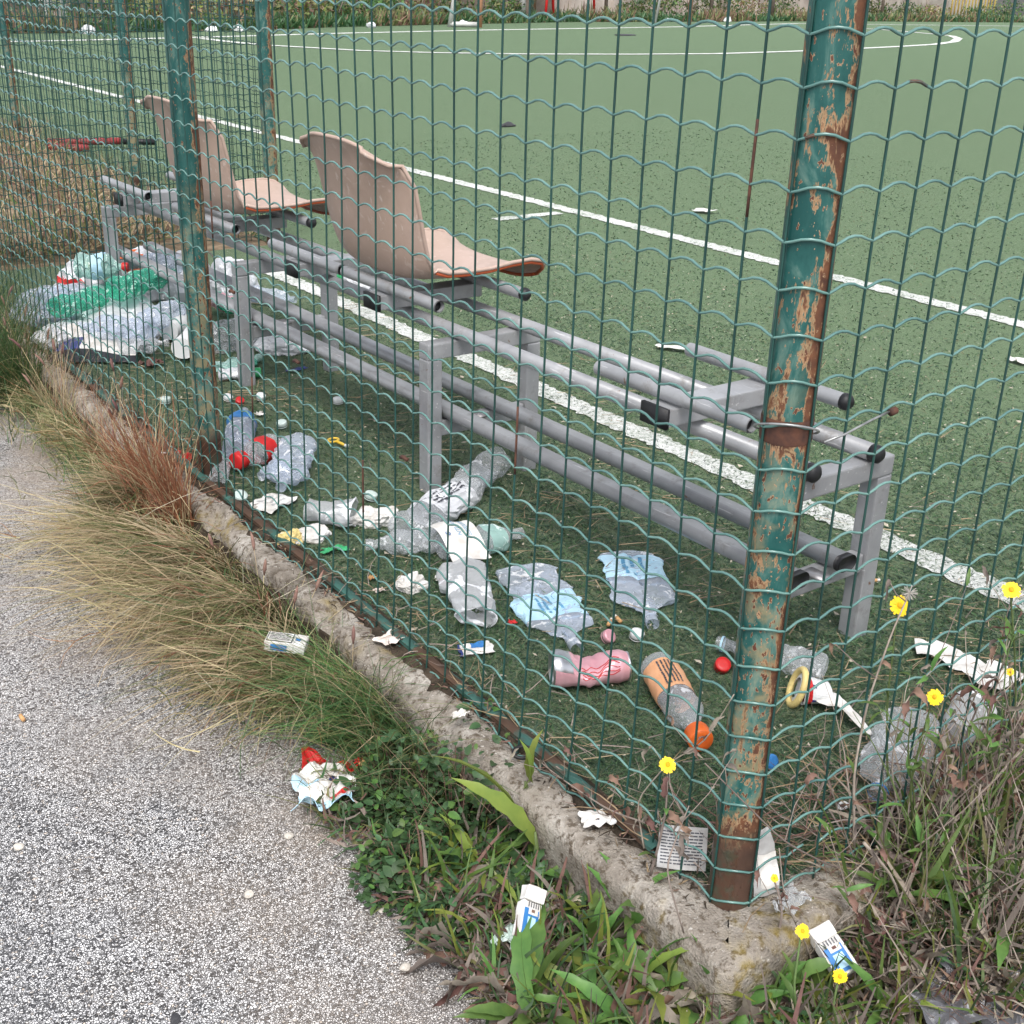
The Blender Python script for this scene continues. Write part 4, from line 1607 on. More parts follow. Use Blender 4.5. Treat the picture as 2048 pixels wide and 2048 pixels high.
build('sleeve', mb, [MAT['white_plastic'], MAT['red'], MAT['navy']], t, smooth=False)


def paper_strip(label, pts, w0, w1, m='white_paper', seed=0, lift=.014, name='paper_strip', cat='paper'):
    P = [G(x, y, lift) for x, y in pts]
    o = P[0]
    mb = MB()
    rr = random.Random(seed)
    vs_ = []
    n = len(P)
    sub = 6
    Q = []
    for i in range(n - 1):
        for k in range(sub):
            Q.append(P[i].lerp(P[i + 1], k / sub))
    Q.append(P[-1])
    for i, p in enumerate(Q):
        d = (Q[min(i + 1, len(Q) - 1)] - Q[max(0, i - 1)]).normalized()
        s_ = Vector((-d.y, d.x, 0))
        w = w0 + (w1 - w0) * i / (len(Q) - 1)
        for j in range(4):
            k = j / 3 - .5
            q = p + s_ * w * (k * (1 + .35 * mnoise.noise(Vector((i * .5, j * 2, seed))))) - o
            q.z += .010 * mnoise.noise(Vector((i * .22, j * .5, seed + 3))) + .005 * abs(k)
            vs_.append(q)
    mb.add(vs_, [(i * 4 + j, i * 4 + j + 1, (i + 1) * 4 + j + 1, (i + 1) * 4 + j) for i in range(len(Q) - 1) for j in range(3)])
    ob = build(name, mb, MAT[m], None, False, loc=o)
    so = ob.modifiers.new('solid', 'SOLIDIFY')
    so.thickness = .0007
    return tag(ob, label, cat)


paper_strip('long torn white paper tapering from the ice cream tub', [(1545, 1310), (1590, 1335), (1645, 1388)], .055, .006, seed=1, lift=.022)
paper_strip('broad white crumpled paper near the yellow flowers', [(1727, 1222), (1775, 1228), (1825, 1255), (1880, 1285), (1905, 1262)], .060, .075, seed=2)
paper_strip('narrow white paper strip beyond the ribbed bottle', [(1738, 1425), (1785, 1445), (1848, 1475)], .022, .032, seed=3)
paper_strip('white torn paper beside the bench tubes on the pitch', [(1240, 650), (1275, 656), (1310, 660)], .05, .03, seed=4)
paper_strip('flat white litter on the pitch beyond the white line', [(1310, 398), (1325, 396), (1342, 400)], .05, .10, seed=5)
paper_strip('white litter at the right edge of the pitch', [(1903, 676), (1920, 678), (1940, 684)], .04, .06, seed=6)


def card_box(label, name, cat, P, size, rot, mats, seed=0, group=None):
    t = thing(name, label, cat, P, 0, group)
    t.rotation_euler = rot
    return t


# dark printed booklet and grey carton against the corner post
t = at('tiny white plastic ring on the turf right of the corner post', 'plastic_ring', 'ring', 1590, 1522, .014, .3)
mb = MB()
mb.tube([(.010 * math.cos(a), .006 * math.sin(a), .002) for a in np.linspace(0, 2 * PI, 18)], .0022, 6, cap=False)
mb.tube([(.008, -.004, .002), (.012, -.012, .002), (.006, -.018, .002)], .0022, 6)
build('ring', mb, MAT['white_plastic'], t)
t = thing('printed_booklet', 'warped booklet with dark smudged print leaning by the corner post', 'booklet', G(1285, 1640, .008), 0)
t.rotation_euler = (math.radians(58), 0, math.radians(-42))
mb = MB()
mb.grid(lambda u, v: ((u - .5) * .072, (v) * .062, .006 * math.sin(u * 4) + .003 * math.sin(v * 9 + u * 3)), 10, 10)
o = build('cover', mb, MAT['grey_card'], t)
mb = MB()
print_lines(mb, -.032, .006, .062, .050, 11, lambda u, v: .006 * math.sin((u / .072 + .5) * 4) + .003 * math.sin(v / .062 * 9 + (u / .072 + .5) * 3), random.Random(8))
tag(build('printed_text', mb, MAT['ink'], o, smooth=False), kind='stuff')
t = thing('paper_carton', 'flattened pale grey carton standing against the right of the corner post', 'carton', G(1447, 1688, .006), 0)
t.rotation_euler = (math.radians(72), math.radians(-4), math.radians(-24))
mb = MB()
mb.grid(lambda u, v: ((u - .5) * .040 * (1 - .45 * max(0, v - .72) / .28), v * .100, .004 * math.sin(u * 5) + .004 * math.sin(v * 7)), 8, 14)
o = build('panel', mb, MAT['grey_card'], t)
mb = MB()
mb.grid(lambda u, v: ((u - .5) * .030 + .004, .012 + v * .05, .0055 + .004 * math.sin(u * 5) + .004 * math.sin(v * 5)), 6, 8)
build('flap', mb, MAT['white_paper'], t)
crumpled('plastic_scrap', 'scrunched clear wrap on the kerb beside the grey carton', 'wrap', 1490, 1708, .05, .03, .02, 'clear', 37, .3, z=.010)


def cigarette_pack(label, P, rot, seed, blue_face=True, open_lid=False, Wy=.055):
    t = thing('cigarette_pack', label, 'cigarette pack', P, 0, 'discarded cigarette packs')
    t.rotation_euler = rot
    t.scale = (.90, .90, .90) if Wy > .05 else (.84, .84, .84)
    Lx, Hz, wf = .087, .022, Wy / .055
    rr = random.Random(seed)

    def bevel_box(name, c, s, m, parent):
        bm = bmesh.new()
        bmesh.ops.create_cube(bm, size=1)
        for v in bm.verts:
            v.co = Vector((v.co.x * s[0], v.co.y * s[1], v.co.z * s[2])) + Vector(c)
        bmesh.ops.bevel(bm, geom=bm.edges[:], offset=.0012, segments=1, affect='EDGES')
        bmesh.ops.subdivide_edges(bm, edges=bm.edges[:], cuts=3, use_grid_fill=True)
        for v in bm.verts:
            d = nzv(v.co, 40, seed) * .0022
            v.co += d
        me = bpy.data.meshes.new(name)
        bm.to_mesh(me)
        bm.free()
        me.materials.append(MAT[m])
        return link(name, me, parent)
    b_ = bevel_box('body', (-.013, 0, Hz / 2), (.061, Wy, Hz), 'white_paper', t)
    l_ = bevel_box('lid', (.0305, 0, Hz / 2), (.025, Wy + .0008, Hz + .0008), 'white_paper', t)
    if open_lid:
        l_.location = (.003, 0, .002)
        l_.rotation_euler = (0, math.radians(-9), 0)

    def panel(name, x0, y0, x1, y1, m, z=Hz + .0016, parent=b_):
        mb_ = MB()
        mb_.add([(x0, y0 * wf, z), (x1, y0 * wf, z), (x1, y1 * wf, z), (x0, y1 * wf, z)], [(0, 1, 2, 3)])
        return build(name, mb_, MAT[m], parent, smooth=False)
    if blue_face:
        panel('printed_picture', -.040, -.020, .004, .024, 'blue')
        panel('printed_picture', -.034, -.012, -.010, .012, 'pale_blue', Hz + .0022)
        panel('printed_picture', -.006, -.016, .004, .012, 'white_paper', Hz + .0022)
        panel('printed_picture', -.002, -.006, .003, .004, 'leaf_brown', Hz + .0028)
    else:
        panel('warning_frame', -.041, -.024, .014, .024, 'ink')
        panel('warning_panel', -.039, -.022, .012, .022, 'white_paper', Hz + .0022)
        panel('printed_picture', .020, -.010, .030, .002, 'blue', Hz + .0022, l_)
    mb_ = MB()
    print_lines(mb_, -.036 if not blue_face else .006, -.018 * wf, .045 if not blue_face else .010, .036 * wf, 5, lambda u, v: Hz + .0022, rr)
    tag(build('printed_text', mb_, MAT['ink'], b_, smooth=False), kind='stuff')
    mb_ = MB()        # printed stripe along the long edge
    mb_.add([(-.030, -Wy / 2 - .0015, .004), (.005, -Wy / 2 - .0015, .004), (.005, -Wy / 2 - .0015, .018), (-.030, -Wy / 2 - .0015, .018)], [(0, 1, 2, 3)])
    build('printed_stripe', mb_, MAT['blue'], b_, smooth=False)
    return t


cigarette_pack('white cigarette pack with framed warning text lying on the long dry grass', G(540, 1222, .005), (math.radians(-6), math.radians(6), math.radians(-36)), 3, False)
cigarette_pack('blue and white cigarette pack standing tilted amid the green weeds', G(990, 1725, -.040), (math.radians(38), math.radians(-30), math.radians(46)), 5, True, True, .038)
cigarette_pack('crumpled blue and white cigarette pack under the yellow flowers right of the kerb', G(1568, 1798, -.030), (math.radians(-16), math.radians(-24), math.radians(84)), 9, True, False, .042)
crumpled('snack_wrapper', 'crumpled white snack wrapper with red top and light blue foot', 'wrapper', 618, 1490, .135, .095, .045, ['white_paper', 'red', 'pale_blue', 'navy'], 44, math.radians(-122), z=-.100, n=22, fold=.75, mi=lambda u, v: 1 if u < .17 or (abs(u - .74) < .03 and v > .5) else (2 if u > .80 or (.5 < u < .62 and v < .35) else (3 if abs(u - .42) < .035 and .5 < v < .75 else 0)))
crumpled('paper_scrap', 'white glossy scrap below the tilted blue cigarette pack', 'scrap', 960, 1775, .040, .030, .02, 'mint_plastic', 45, .4, z=-.09)
crumpled('paper_scrap', 'pale blue scrap at the bottom right of the weeds', 'scrap', 1868, 1925, .03, .02, .01, 'pale_blue', 46, z=-.06)
crumpled('plastic_sheet', 'dirty grey plastic sheet in the bottom right corner', 'plastic sheet', 1865, 1880, .24, .17, .05, 'dirty_film', 48, .2, z=-.045, n=24)
t = at('small black rubber ring on the kerb beneath the mesh', 'rubber_ring', 'ring', 985, 1425, .012, 0)
mb = MB()
mb.tube([(.016 * math.cos(a), .012 * math.sin(a), .006 + .003 * math.sin(a)) for a in np.linspace(0, 2 * PI, 20)], .0035, 7, cap=False)
build('ring', mb, MAT['black_cap_and_bore'], t)

# ---- the heap at the far end of the bench
HEAP = 'bottles heaped at the far end of the bench'
bottle('pale mint bottle with blue label at the back of the heap', (155, 590), (245, 592), .055, .9, 'mint', .25, (.35, .6, 'pale_blue'), 'red', 71, z0=.15, group=HEAP)
bottle('green bottle lying across the heap behind the bench leg', (225, 628), (335, 588), .055, .85, 'clear_green', .32, None, None, 73, z0=.13, group=HEAP)
bottle('green bottle low on the left of the heap', (112, 640), (222, 606), .050, .8, 'clear_green', .30, None, None, 75, z0=.09, group=HEAP)
bottle('clear bottle lying left of the pale mint one', (80, 612), (150, 594), .050, .8, 'clear_blue', .35, None, None, 77, z0=.07, group=HEAP)
bottle('large crushed clear bottle in front of the heap', (290, 662), (150, 652), .062, .7, 'clear_blue', .40, None, None, 79, z0=.05, group=HEAP)
bottle('clear crumpled bottle at the right of the heap beside the post', (335, 622), (262, 655), .055, .75, 'clear_blue', .40, None, None, 81, z0=.05, group=HEAP)
bottle('green bottle with pink label just right of the second post', (400, 582), (470, 610), .046, .7, 'clear_green', .34, (.2, .45, 'pink'), None, 83, z0=.03, group=HEAP)
bottle('mint and clear bottle lying flat by the second bench leg', (415, 695), (490, 672), .038, .55, 'mint', .4, (.6, .85, 'clear_green'), None, 85, group=HEAP)
bottle('bluish bottle far right, under the foot rails', (470, 560), (558, 572), .050, .7, 'clear_blue', .28, None, None, 87, group=HEAP)
bottle('clear bottle lying lowest, in front of the second bench leg', (412, 706), (485, 702), .030, .7, 'white_bag', .25, None, 'green_print', 89, group=HEAP)
bottle('white bottle with green mark standing in the turf behind the nearest seat', (640, 520), (702, 556), .045, .9, 'white_bag', .18, (.2, .4, 'green_print'), None, 93, group=BG)
bottle('clear bottle lying across the top right of the heap', (345, 585), (262, 578), .050, .8, 'clear_blue', .35, None, None, 95, z0=.15, group=HEAP)
bottle('clear bottle with white label at the lower left of the heap', (95, 662), (190, 648), .052, .75, 'white_bag', .35, (.3, .6, 'white_paper'), None, 97, z0=.02, group=HEAP)
bottle('crushed clear bottle lying lowest at the middle of the heap', (225, 672), (320, 664), .050, .6, 'clear', .42, None, None, 99, z0=.02, group=HEAP)
BAGS = 'plastic bags in the heap'
blob('plastic_bag', 'white plastic bag at the left foot of the heap', 'bag', 130, 650, 0.128, 0.098, 0.058, 'white_bag', 1, .4, group=BAGS)
blob('plastic_bag', 'large bluish white bag filling the front of the heap', 'bag', 235, 632, 0.208, 0.128, 0.081, 'white_bag', 3, .9, group=BAGS)
blob('plastic_bag', 'white bag with orange and blue print at the top of the heap', 'bag', 290, 555, 0.160, 0.120, 0.128, ['white_bag', 'orange', 'navy'], 5, .3, group=BAGS, extra=lambda c: 1 if (c.z > .12 and c.x < -.04) else (2 if .06 < c.z < .08 and c.y < -.06 else 0))
blob('plastic_bag', 'white bag with yellow and red print at the upper left of the heap', 'bag', 150, 565, 0.104, 0.098, 0.110, ['white_bag', 'yellow', 'red'], 7, 0, group=BAGS, extra=lambda c: 1 if (c.z > .10 and c.x > .03) else (2 if .08 < c.z < .10 and c.x < 0 else 0))
blob('plastic_bag', 'clear grey bag at the far left of the heap', 'bag', 108, 600, 0.176, 0.112, 0.087, 'clear_blue', 9, .5, group=BAGS)
blob('plastic_bag', 'white bag tied up beside the second bench leg, farthest right of the heap', 'bag', 537, 662, 0.096, 0.064, 0.043, 'white_bag', 11, -.4, group=BAGS)
blob('plastic_bag', 'crumpled clear bag between the post and the second bench leg', 'bag', 435, 655, 0.120, 0.075, 0.070, 'clear', 13, 0, group=BAGS)
blob('plastic_bag', 'white sack standing behind the second bench leg', 'bag', 435, 565, 0.112, 0.090, 0.116, 'white_bag', 15, .3, group=BAGS)
blob('plastic_bag', 'mint tinted bag in the middle of the heap', 'bag', 200, 600, 0.120, 0.090, 0.087, 'mint', 17, .3, group=BAGS)
blob('plastic_bag', 'white bag pressed behind the second post', 'bag', 345, 560, 0.120, 0.105, 0.128, ['white_bag', 'clear_green'], 19, .8, group=BAGS, extra=lambda c: 1 if c.z > .09 and c.x > .05 else 0)
for lbl, a, b in (('white foam cup lying left of the second post, upper of two', (318, 640), (352, 622)), ('white foam cup lying left of the second post, lower of two', (345, 676), (372, 655))):
    cup(lbl, a, b, .038, .046, 'white_plastic', .05, len(lbl), .95, 'white cups by the second post', 'foam_cup', .01)
t = at('white carton tray with blue end at the front of the heap', 'carton_tray', 'tray', 190, 672, .01, math.radians(-30))
mb = MB()
mb.grid(lambda u, v: ((u - .5) * .26, (v - .5) * .14, .035 + .012 * math.sin(u * 5) + .02 * v), 10, 6, lambda u, v: 1 if u < .35 and v < .75 else 0)
build('top', mb, [MAT['white_paper'], MAT['navy']], t, smooth=False)
mb = MB()
mb.grid(lambda u, v: ((u - .5) * .26, -.07, (.035 + .012 * math.sin(u * 5)) * v), 10, 2)
build('side', mb, MAT['ink'], t, smooth=False)
crumpled('paper_scrap', 'red brown scrap on the turf at the foot of the heap', 'scrap', 285, 690, .07, .045, .03, 'leaf_brown', 52, .3)
crumpled('plastic_scrap', 'navy blue strip beside the second bench leg', 'scrap', 560, 698, .08, .02, .01, 'navy', 54, .1)
# red pipes lying beyond the second fence
for i, (lbl, a, b) in enumerate((('red plastic pipe lying longest behind the far fence', (85, 268), (230, 266)), ('shorter red plastic pipe lying in front of the longer one', (90, 276), (165, 280)))):
    A, B = G(*a, .05), G(*b, .05)
    mb = MB()
    mb.tube([A, A.lerp(B, .5), B], .026, 10)
    tag(build('red_pipe', mb, MAT['red_dull'], None), lbl, 'pipe', 'red pipes behind the far fence')
A, B = G(232, 267, .05), G(292, 268, .05)
mb = MB()
mb.tube([A, B], .022, 8)
tag(build('dark_pipe', mb, MAT['black_cap_and_bore'], None), 'thin dark pipe end beyond the red ones', 'pipe')

# ================================================================== VEGETATION
def leaf_mesh(name, L, W, m, rise=.5, droop=1.3, teeth=.0, fold=.25, wav=.0, seed=0, n=9, shape=.8, twist=0.0):
    rr = random.Random(seed)
    mb = MB()
    x = z = 0.0
    vs_ = []
    for i in range(n + 1):
        t = i / n
        w = W / 2 * max(.04, math.sin(PI * min(1, .06 + .94 * t) ** shape)) ** .8
        if t > .999:
            w = W * .015
        if teeth and 0 < i < n:
            w *= 1 + (teeth if i % 2 else -teeth) * rr.uniform(.6, 1.2)
        tw = twist * t + wav * math.sin(t * 9 + seed)
        zz = z + wav * W * .5 * math.sin(t * 11 + seed * 2)
        for k in (-1, 0, 1):
            y = k * w
            up = abs(k) * w * fold
            vs_.append((x, y * math.cos(tw) - up * math.sin(tw), zz + up * math.cos(tw) + y * math.sin(tw)))
        a = rise - droop * t
        x += math.cos(a) * L / n
        z += math.sin(a) * L / n
    fc = []
    for i in range(n):
        a = i * 3
        fc += [(a, a + 3, a + 4, a + 1), (a + 1, a + 4, a + 5, a + 2)]
    mb.add(vs_, fc)
    return mb.mesh(name, MAT[m])


LV = {}
for key, m, args in (
    ('long', 'leaf', dict(L=.16, W=.026, rise=.9, droop=1.5, teeth=.16, fold=.3)),
    ('long2', 'leaf', dict(L=.13, W=.022, rise=1.1, droop=1.1, teeth=.12, fold=.35, seed=3)),
    ('lime', 'leaf_lime', dict(L=.15, W=.024, rise=.8, droop=1.2, teeth=.15, fold=.3, seed=5)),
    ('saw', 'leaf', dict(L=.11, W=.032, rise=.7, droop=1.3, teeth=.34, fold=.25, wav=.25, seed=7, n=13)),
    ('saw_dark', 'leaf_dark', dict(L=.10, W=.034, rise=.7, droop=1.2, teeth=.36, fold=.2, wav=.25, seed=9, n=13)),
    ('dead', 'leaf_grey', dict(L=.13, W=.026, rise=.5, droop=1.5, teeth=.28, fold=.5, wav=.45, seed=11, n=12, twist=1.6)),
    ('dead2', 'leaf_brown', dict(L=.12, W=.024, rise=.5, droop=1.7, teeth=.25, fold=.6, wav=.5, seed=13, n=12, twist=-1.9)),
    ('dead3', 'leaf_pale', dict(L=.10, W=.016, rise=.6, droop=2.4, teeth=.2, fold=.5, wav=.5, seed=15, n=11, twist=2.6)),
    ('broad', 'leaf_dark', dict(L=.085, W=.062, rise=.5, droop=.9, teeth=.10, fold=.15, wav=.12, seed=17, n=9, shape=.6)),
    ('small', 'leaf_dark', dict(L=.021, W=.0125, rise=.3, droop=.5, fold=.15, seed=19, n=4, shape=.75)),
    ('small2', 'leaf', dict(L=.018, W=.011, rise=.3, droop=.6, fold=.2, seed=21, n=4, shape=.75)),
    ('lobed', 'leaf_dark', dict(L=.05, W=.030, rise=.5, droop=1.0, teeth=.45, fold=.2, wav=.3, seed=23, n=9)),
    ('lobed2', 'leaf', dict(L=.06, W=.034, rise=.5, droop=1.0, teeth=.42, fold=.2, wav=.3, seed=25, n=9)),
    ('narrow', 'leaf', dict(L=.055, W=.010, rise=.6, droop=1.0, teeth=.1, fold=.3, seed=27, n=6)),
    ('narrow_dead', 'leaf_grey', dict(L=.05, W=.010, rise=.5, droop=1.8, teeth=.1, fold=.5, wav=.5, seed=29, n=7, twist=2)),
    ('curl', 'leaf_brown', dict(L=.055, W=.014, rise=.6, droop=3.0, teeth=.2, fold=.5, wav=.5, seed=31, n=9, twist=2)),
):
    LV[key] = leaf_mesh('leaf', m=m, **args)


def rosette(label, P, n, kinds, scale=1.0, el=(.1, .8), rz0=0.0, name='weed_plant', spread=.015, seed=0, group='weeds along the kerb', az=None, cat='weed'):
    rr = random.Random(seed)
    t = thing(name, label, cat, P, 0, group)
    for i in range(n):
        k = rr.choice(kinds)
        a = rz0 + i * 2.4 + rr.uniform(-.3, .3) if az is None else rr.uniform(*az)
        e = rr.uniform(*el)
        s_ = scale * rr.uniform(.65, 1.15)
        r_ = rr.uniform(0, spread)
        o = link('leaf', LV[k], t, (r_ * math.cos(a), r_ * math.sin(a), rr.uniform(0, .012)), (rr.uniform(-.5, .5), -e + .35, a), (s_, s_ * rr.uniform(.8, 1.2), s_))
    mb = MB()
    mb.tube([(0, 0, -.03), (.002, 0, 0), (0, .002, .02 * scale)], [.004, .005, .002], 6)
    build('crown', mb, MAT['stem_green' if kinds[0] in ('long', 'long2', 'saw', 'lime', 'saw_dark', 'broad', 'lobed', 'lobed2') else 'stem_dead'], t)
    return t


def on_earth(px, py):
    p = G(px, py, -.112)
    for _ in range(6):
        p = G(px, py, max(-.112, earth_z(p.x, p.y)))
    return p


GZ = -.112
# green and withered rosettes left of the corner, at the foot of the kerb
R_ = [
    ('tuft of long toothed green leaves right of the tilted cigarette pack', (1130, 1800), 12, ['long2', 'long', 'lime', 'saw', 'dead'], .85, (.2, 1.1)),
    ('low green tuft with bright lime leaves at the bottom edge', (1110, 1925), 6, ['lime', 'long', 'long2'], .8, (.1, .6)),
    ('upright green leaf tuft under the kerb corner', (1420, 1880), 13, ['long', 'long2', 'lime'], .85, (.7, 1.35)),
    ('toothed green weed pressed against the kerb above the tilted pack', (1035, 1600), 14, ['saw', 'saw_dark', 'saw'], 1.0, (.3, 1.1)),
    ('curly green weed left of the tilted cigarette pack', (985, 1690), 12, ['saw_dark', 'lobed2', 'saw'], .9, (.2, .9)),
    ('withered purplish rosette spreading over the asphalt edge', (860, 1690), 9, ['dead2', 'dead2', 'dead'], 1.1, (.0, .3)),
    ('grey withered rosette left of the bottom lime tuft', (900, 1830), 9, ['dead', 'dead', 'dead2'], 1.15, (.0, .35)),
    ('withered rosette of curled leaves at the bottom edge, below the pack', (1010, 1905), 10, ['dead', 'dead3', 'dead2'], 1.1, (.1, .5)),
    ('dry curled leaf tuft at the foot of the kerb corner', (1220, 1800), 14, ['dead', 'dead3', 'narrow_dead', 'long2'], 1.0, (.1, 1.0)),
    ('mixed green and bleached tuft left of the kerb corner', (1190, 1880), 14, ['long2', 'dead3', 'lime', 'dead'], 1.0, (.2, 1.0)),
    ('brown withered tuft at the bottom under the kerb corner', (1300, 1920), 12, ['dead2', 'dead', 'dead3', 'long'], 1.0, (.1, .8)),
    ('large leaved green plant in the dry grass above the red wrapper', (690, 1355), 8, ['broad', 'broad', 'saw_dark'], 1.05, (.1, .7)),
    ('broad green leaves low between wrapper and dry grass', (655, 1400), 6, ['broad', 'lobed'], .9, (.1, .6)),
    ('lobed green weed over the broken kerb edge', (940, 1440), 16, ['lobed', 'lobed2', 'small2', 'lobed'], 1.0, (.2, 1.1)),
    ('lobed weed halfway along the small leaved bush', (1000, 1540), 14, ['lobed2', 'lobed', 'lobed2'], 1.0, (.2, 1.0)),
    ('withered leaves mixed with green, directly below the kerb corner', (1345, 1925), 12, ['dead', 'long2', 'dead3', 'saw'], .9, (.2, 1.1)),
    ('dry tuft at the bottom edge right of the kerb corner', (1450, 1945), 12, ['dead3', 'dead', 'long2', 'dead2'], .9, (.2, 1.1)),
    ('toothed dark weed against the kerb face left of its corner', (1290, 1850), 10, ['saw_dark', 'dead', 'saw', 'narrow_dead'], .75, (.5, 1.3)),
    ('green and brown weed low on the kerb face below the white scrap', (1130, 1690), 12, ['saw', 'dead', 'saw_dark', 'dead3'], .8, (.4, 1.2)),
    ('dry tuft filling the bottom edge under the crumpled pack', (1555, 1955), 12, ['dead', 'dead3', 'curl', 'dead2'], .95, (.2, 1.1)),
    ('withered tuft between the tilted pack and the kerb', (1060, 1735), 10, ['dead', 'dead3', 'saw_dark', 'dead2'], .75, (.1, .9)),
    ('dark broad leaves rising from the bush beside the red wrapper', (735, 1420), 8, ['broad', 'saw_dark', 'lobed'], .95, (.3, 1.0)),
    ('green toothed leaves rising from the middle of the small leaved bush', (850, 1520), 8, ['lobed2', 'saw', 'lobed'], 1.0, (.5, 1.2)),
    ('pale green leaf tuft at the lower edge of the bush', (905, 1655), 9, ['saw', 'lime', 'lobed2'], .85, (.2, 1.0)),
    ('long green leaves fanning out at the very bottom, left of centre', (1000, 1930), 10, ['long', 'dead', 'long2', 'dead'], 1.05, (.1, .9)),
    ('grey green fan of toothed leaves right of the bottom lime tuft', (1190, 1945), 12, ['long', 'dead', 'saw', 'dead2'], 1.05, (.2, 1.0)),
    ('upright mixed tuft against the kerb, right of the toothed tuft', (1185, 1760), 10, ['long2', 'dead', 'long'], .9, (.7, 1.35)),
    ('yellow green tuft in front of the kerb corner', (1270, 1905), 9, ['lime', 'long2', 'dead3'], .9, (.4, 1.2)),
]
for i, (lb, (px, py), n, kinds, sc, el) in enumerate(R_):
    rosette(lb, on_earth(px, py), n + 7, kinds, sc * .95, el, seed=100 + i)
# one very long arching leaf that crosses the bush
t = rosette('single long arching green leaf crossing the small leaved bush', G(1010, 1600, -.06), 2, ['lime'], 1.5, (.75, .9), seed=131, az=(2.3, 2.5))
t = rosette('upright yellowish leaf standing before the mesh', G(992, 1490, .0), 2, ['lime'], .75, (1.5, 1.6), seed=133)

# right-hand weeds in front of the right side of the mesh
R2 = [
    ('toothed green leaves low under the right side mesh, beside the dead stems', (1690, 1700), 11, ['long', 'saw', 'long2'], .8, (.2, 1.0)),
    ('long green leaves at the right edge, lower', (1880, 1770), 9, ['long', 'long', 'saw'], 1.1, (.0, .5)),
    ('upright pale green leaves at the mesh beside the ribbed bottle', (1790, 1520), 12, ['long2', 'lobed2', 'long'], .8, (.7, 1.3)),
    ('broad pale leaved weed at the right edge', (1890, 1560), 14, ['lobed2', 'lobed2', 'saw', 'lime'], .9, (.3, 1.2)),
    ('lime leaf clump beneath the lowest yellow flower', (1625, 1925), 5, ['lime', 'dead', 'dead3'], .8, (.5, 1.2)),
    ('withered grey clump right of the crumpled pack', (1690, 1850), 14, ['dead', 'dead3', 'narrow_dead', 'dead2'], .9, (.1, 1.0)),
    ('withered brown clump at the kerb end below the mesh', (1650, 1640), 16, ['dead2', 'curl', 'dead3', 'narrow_dead'], .75, (.2, 1.2)),
    ('withered clump in the middle of the right-hand weeds', (1770, 1690), 16, ['dead', 'dead3', 'narrow_dead', 'curl'], .8, (.2, 1.2)),
    ('withered clump at the right edge under the broad weed', (1900, 1660), 16, ['dead', 'dead3', 'curl', 'narrow'], .85, (.2, 1.2)),
    ('withered clump at the bottom right, above the plastic sheet', (1790, 1810), 14, ['dead', 'dead2', 'dead3', 'curl'], .85, (.1, .9)),
    ('small green leaves right of the kerb corner', (1490, 1905), 5, ['narrow', 'saw', 'narrow'], .8, (.3, 1.1)),
    ('dry clump at the very bottom between the two lowest flowers', (1680, 1920), 12, ['dead', 'dead3', 'dead2', 'long2'], .85, (.1, 1.0)),
]
for i, (lb, (px, py), n, kinds, sc, el) in enumerate(R2):
    rosette(lb, on_earth(px, py), n + 9, kinds, sc * .98, el, seed=200 + i)


def small_bush(label, P, rx, ry, h, n, seed, rz=0.0):
    rr = random.Random(seed)
    t = thing('small_leaved_bush', label, 'bush', P, rz, 'small leaved bushes at the foot of the kerb')
    ms = MB()
    for i in range(n):
        a = rr.uniform(0, 2 * PI)
        r_ = math.sqrt(rr.random())
        x, y = rx * r_ * math.cos(a), ry * r_ * math.sin(a)
        e = 1 + .3 * nz((x, y, 0), 14, seed)
        z = h * e * (1 - r_ ** 2.2) * rr.uniform(.35, 1.0) + .012
        s_ = rr.choice((.45, .6, .75, .95, 1.25)) * rr.uniform(.85, 1.1)
        k = 'small' if rr.random() < .7 else 'small2'
        o = link('leaf', LV[k], t, (x, y, z), (rr.uniform(-.7, .7), rr.uniform(-.6, .5), rr.uniform(0, 2 * PI)), s_)
        if i % 3 == 0:
            ms.tube([(x * .4, y * .4, 0), (x * .8, y * .8, z * .6), (x, y, z)], [.0013, .001, .0007], 3)
    tag(build('stems', ms, MAT['leaf_brown'], t), kind='stuff')
    V, F = [], []
    m_ = MB()
    for i in range(int(n * 3.0)):         # inner foliage too small to pick apart
        a = rr.uniform(0, 2 * PI)
        r_ = math.sqrt(rr.random())
        x, y = rx * r_ * math.cos(a), ry * r_ * math.sin(a)
        z = h * (1 - r_ ** 2.2) * rr.uniform(.0, .6) + .004
        d = Vector((rr.uniform(-1, 1), rr.uniform(-1, 1), rr.uniform(-.3, .6))).normalized() * rr.uniform(.010, .016)
        sdv = d.cross(Vector((rr.uniform(-.4, .4), rr.uniform(-.4, .4), 1))).normalized() * .0055
        p = Vector((x, y, z))
        m_.add([p, p + d * .5 + sdv, p + d, p + d * .5 - sdv], [(0, 1, 2, 3)])
    tag(build('foliage', m_, MAT['leaf_dark'], t), kind='stuff')
    return t


small_bush('small leaved dark green bush nearest the red wrapper', G(760, 1500, -.115), .13, .11, .125, 290, 1, .5)
small_bush('dense small leaved bush in the middle, under the long arching leaf', G(860, 1560, -.115), .14, .12, .145, 295, 2, .9)
small_bush('small leaved bush reaching down onto the asphalt', G(775, 1650, -.115), .10, .09, .075, 220, 3, .4)
small_bush('small leaved bush climbing against the kerb', G(900, 1450, -.115), .11, .07, .15, 220, 4, 1.2)
small_bush('small leaved bush between the kerb and the curly weed', G(965, 1530, -.115), .10, .08, .12, 240, 6, .7)
small_bush('thin patch of small leaves below the purple rosette', G(830, 1740, -.115), .06, .05, .045, 70, 5, 0)


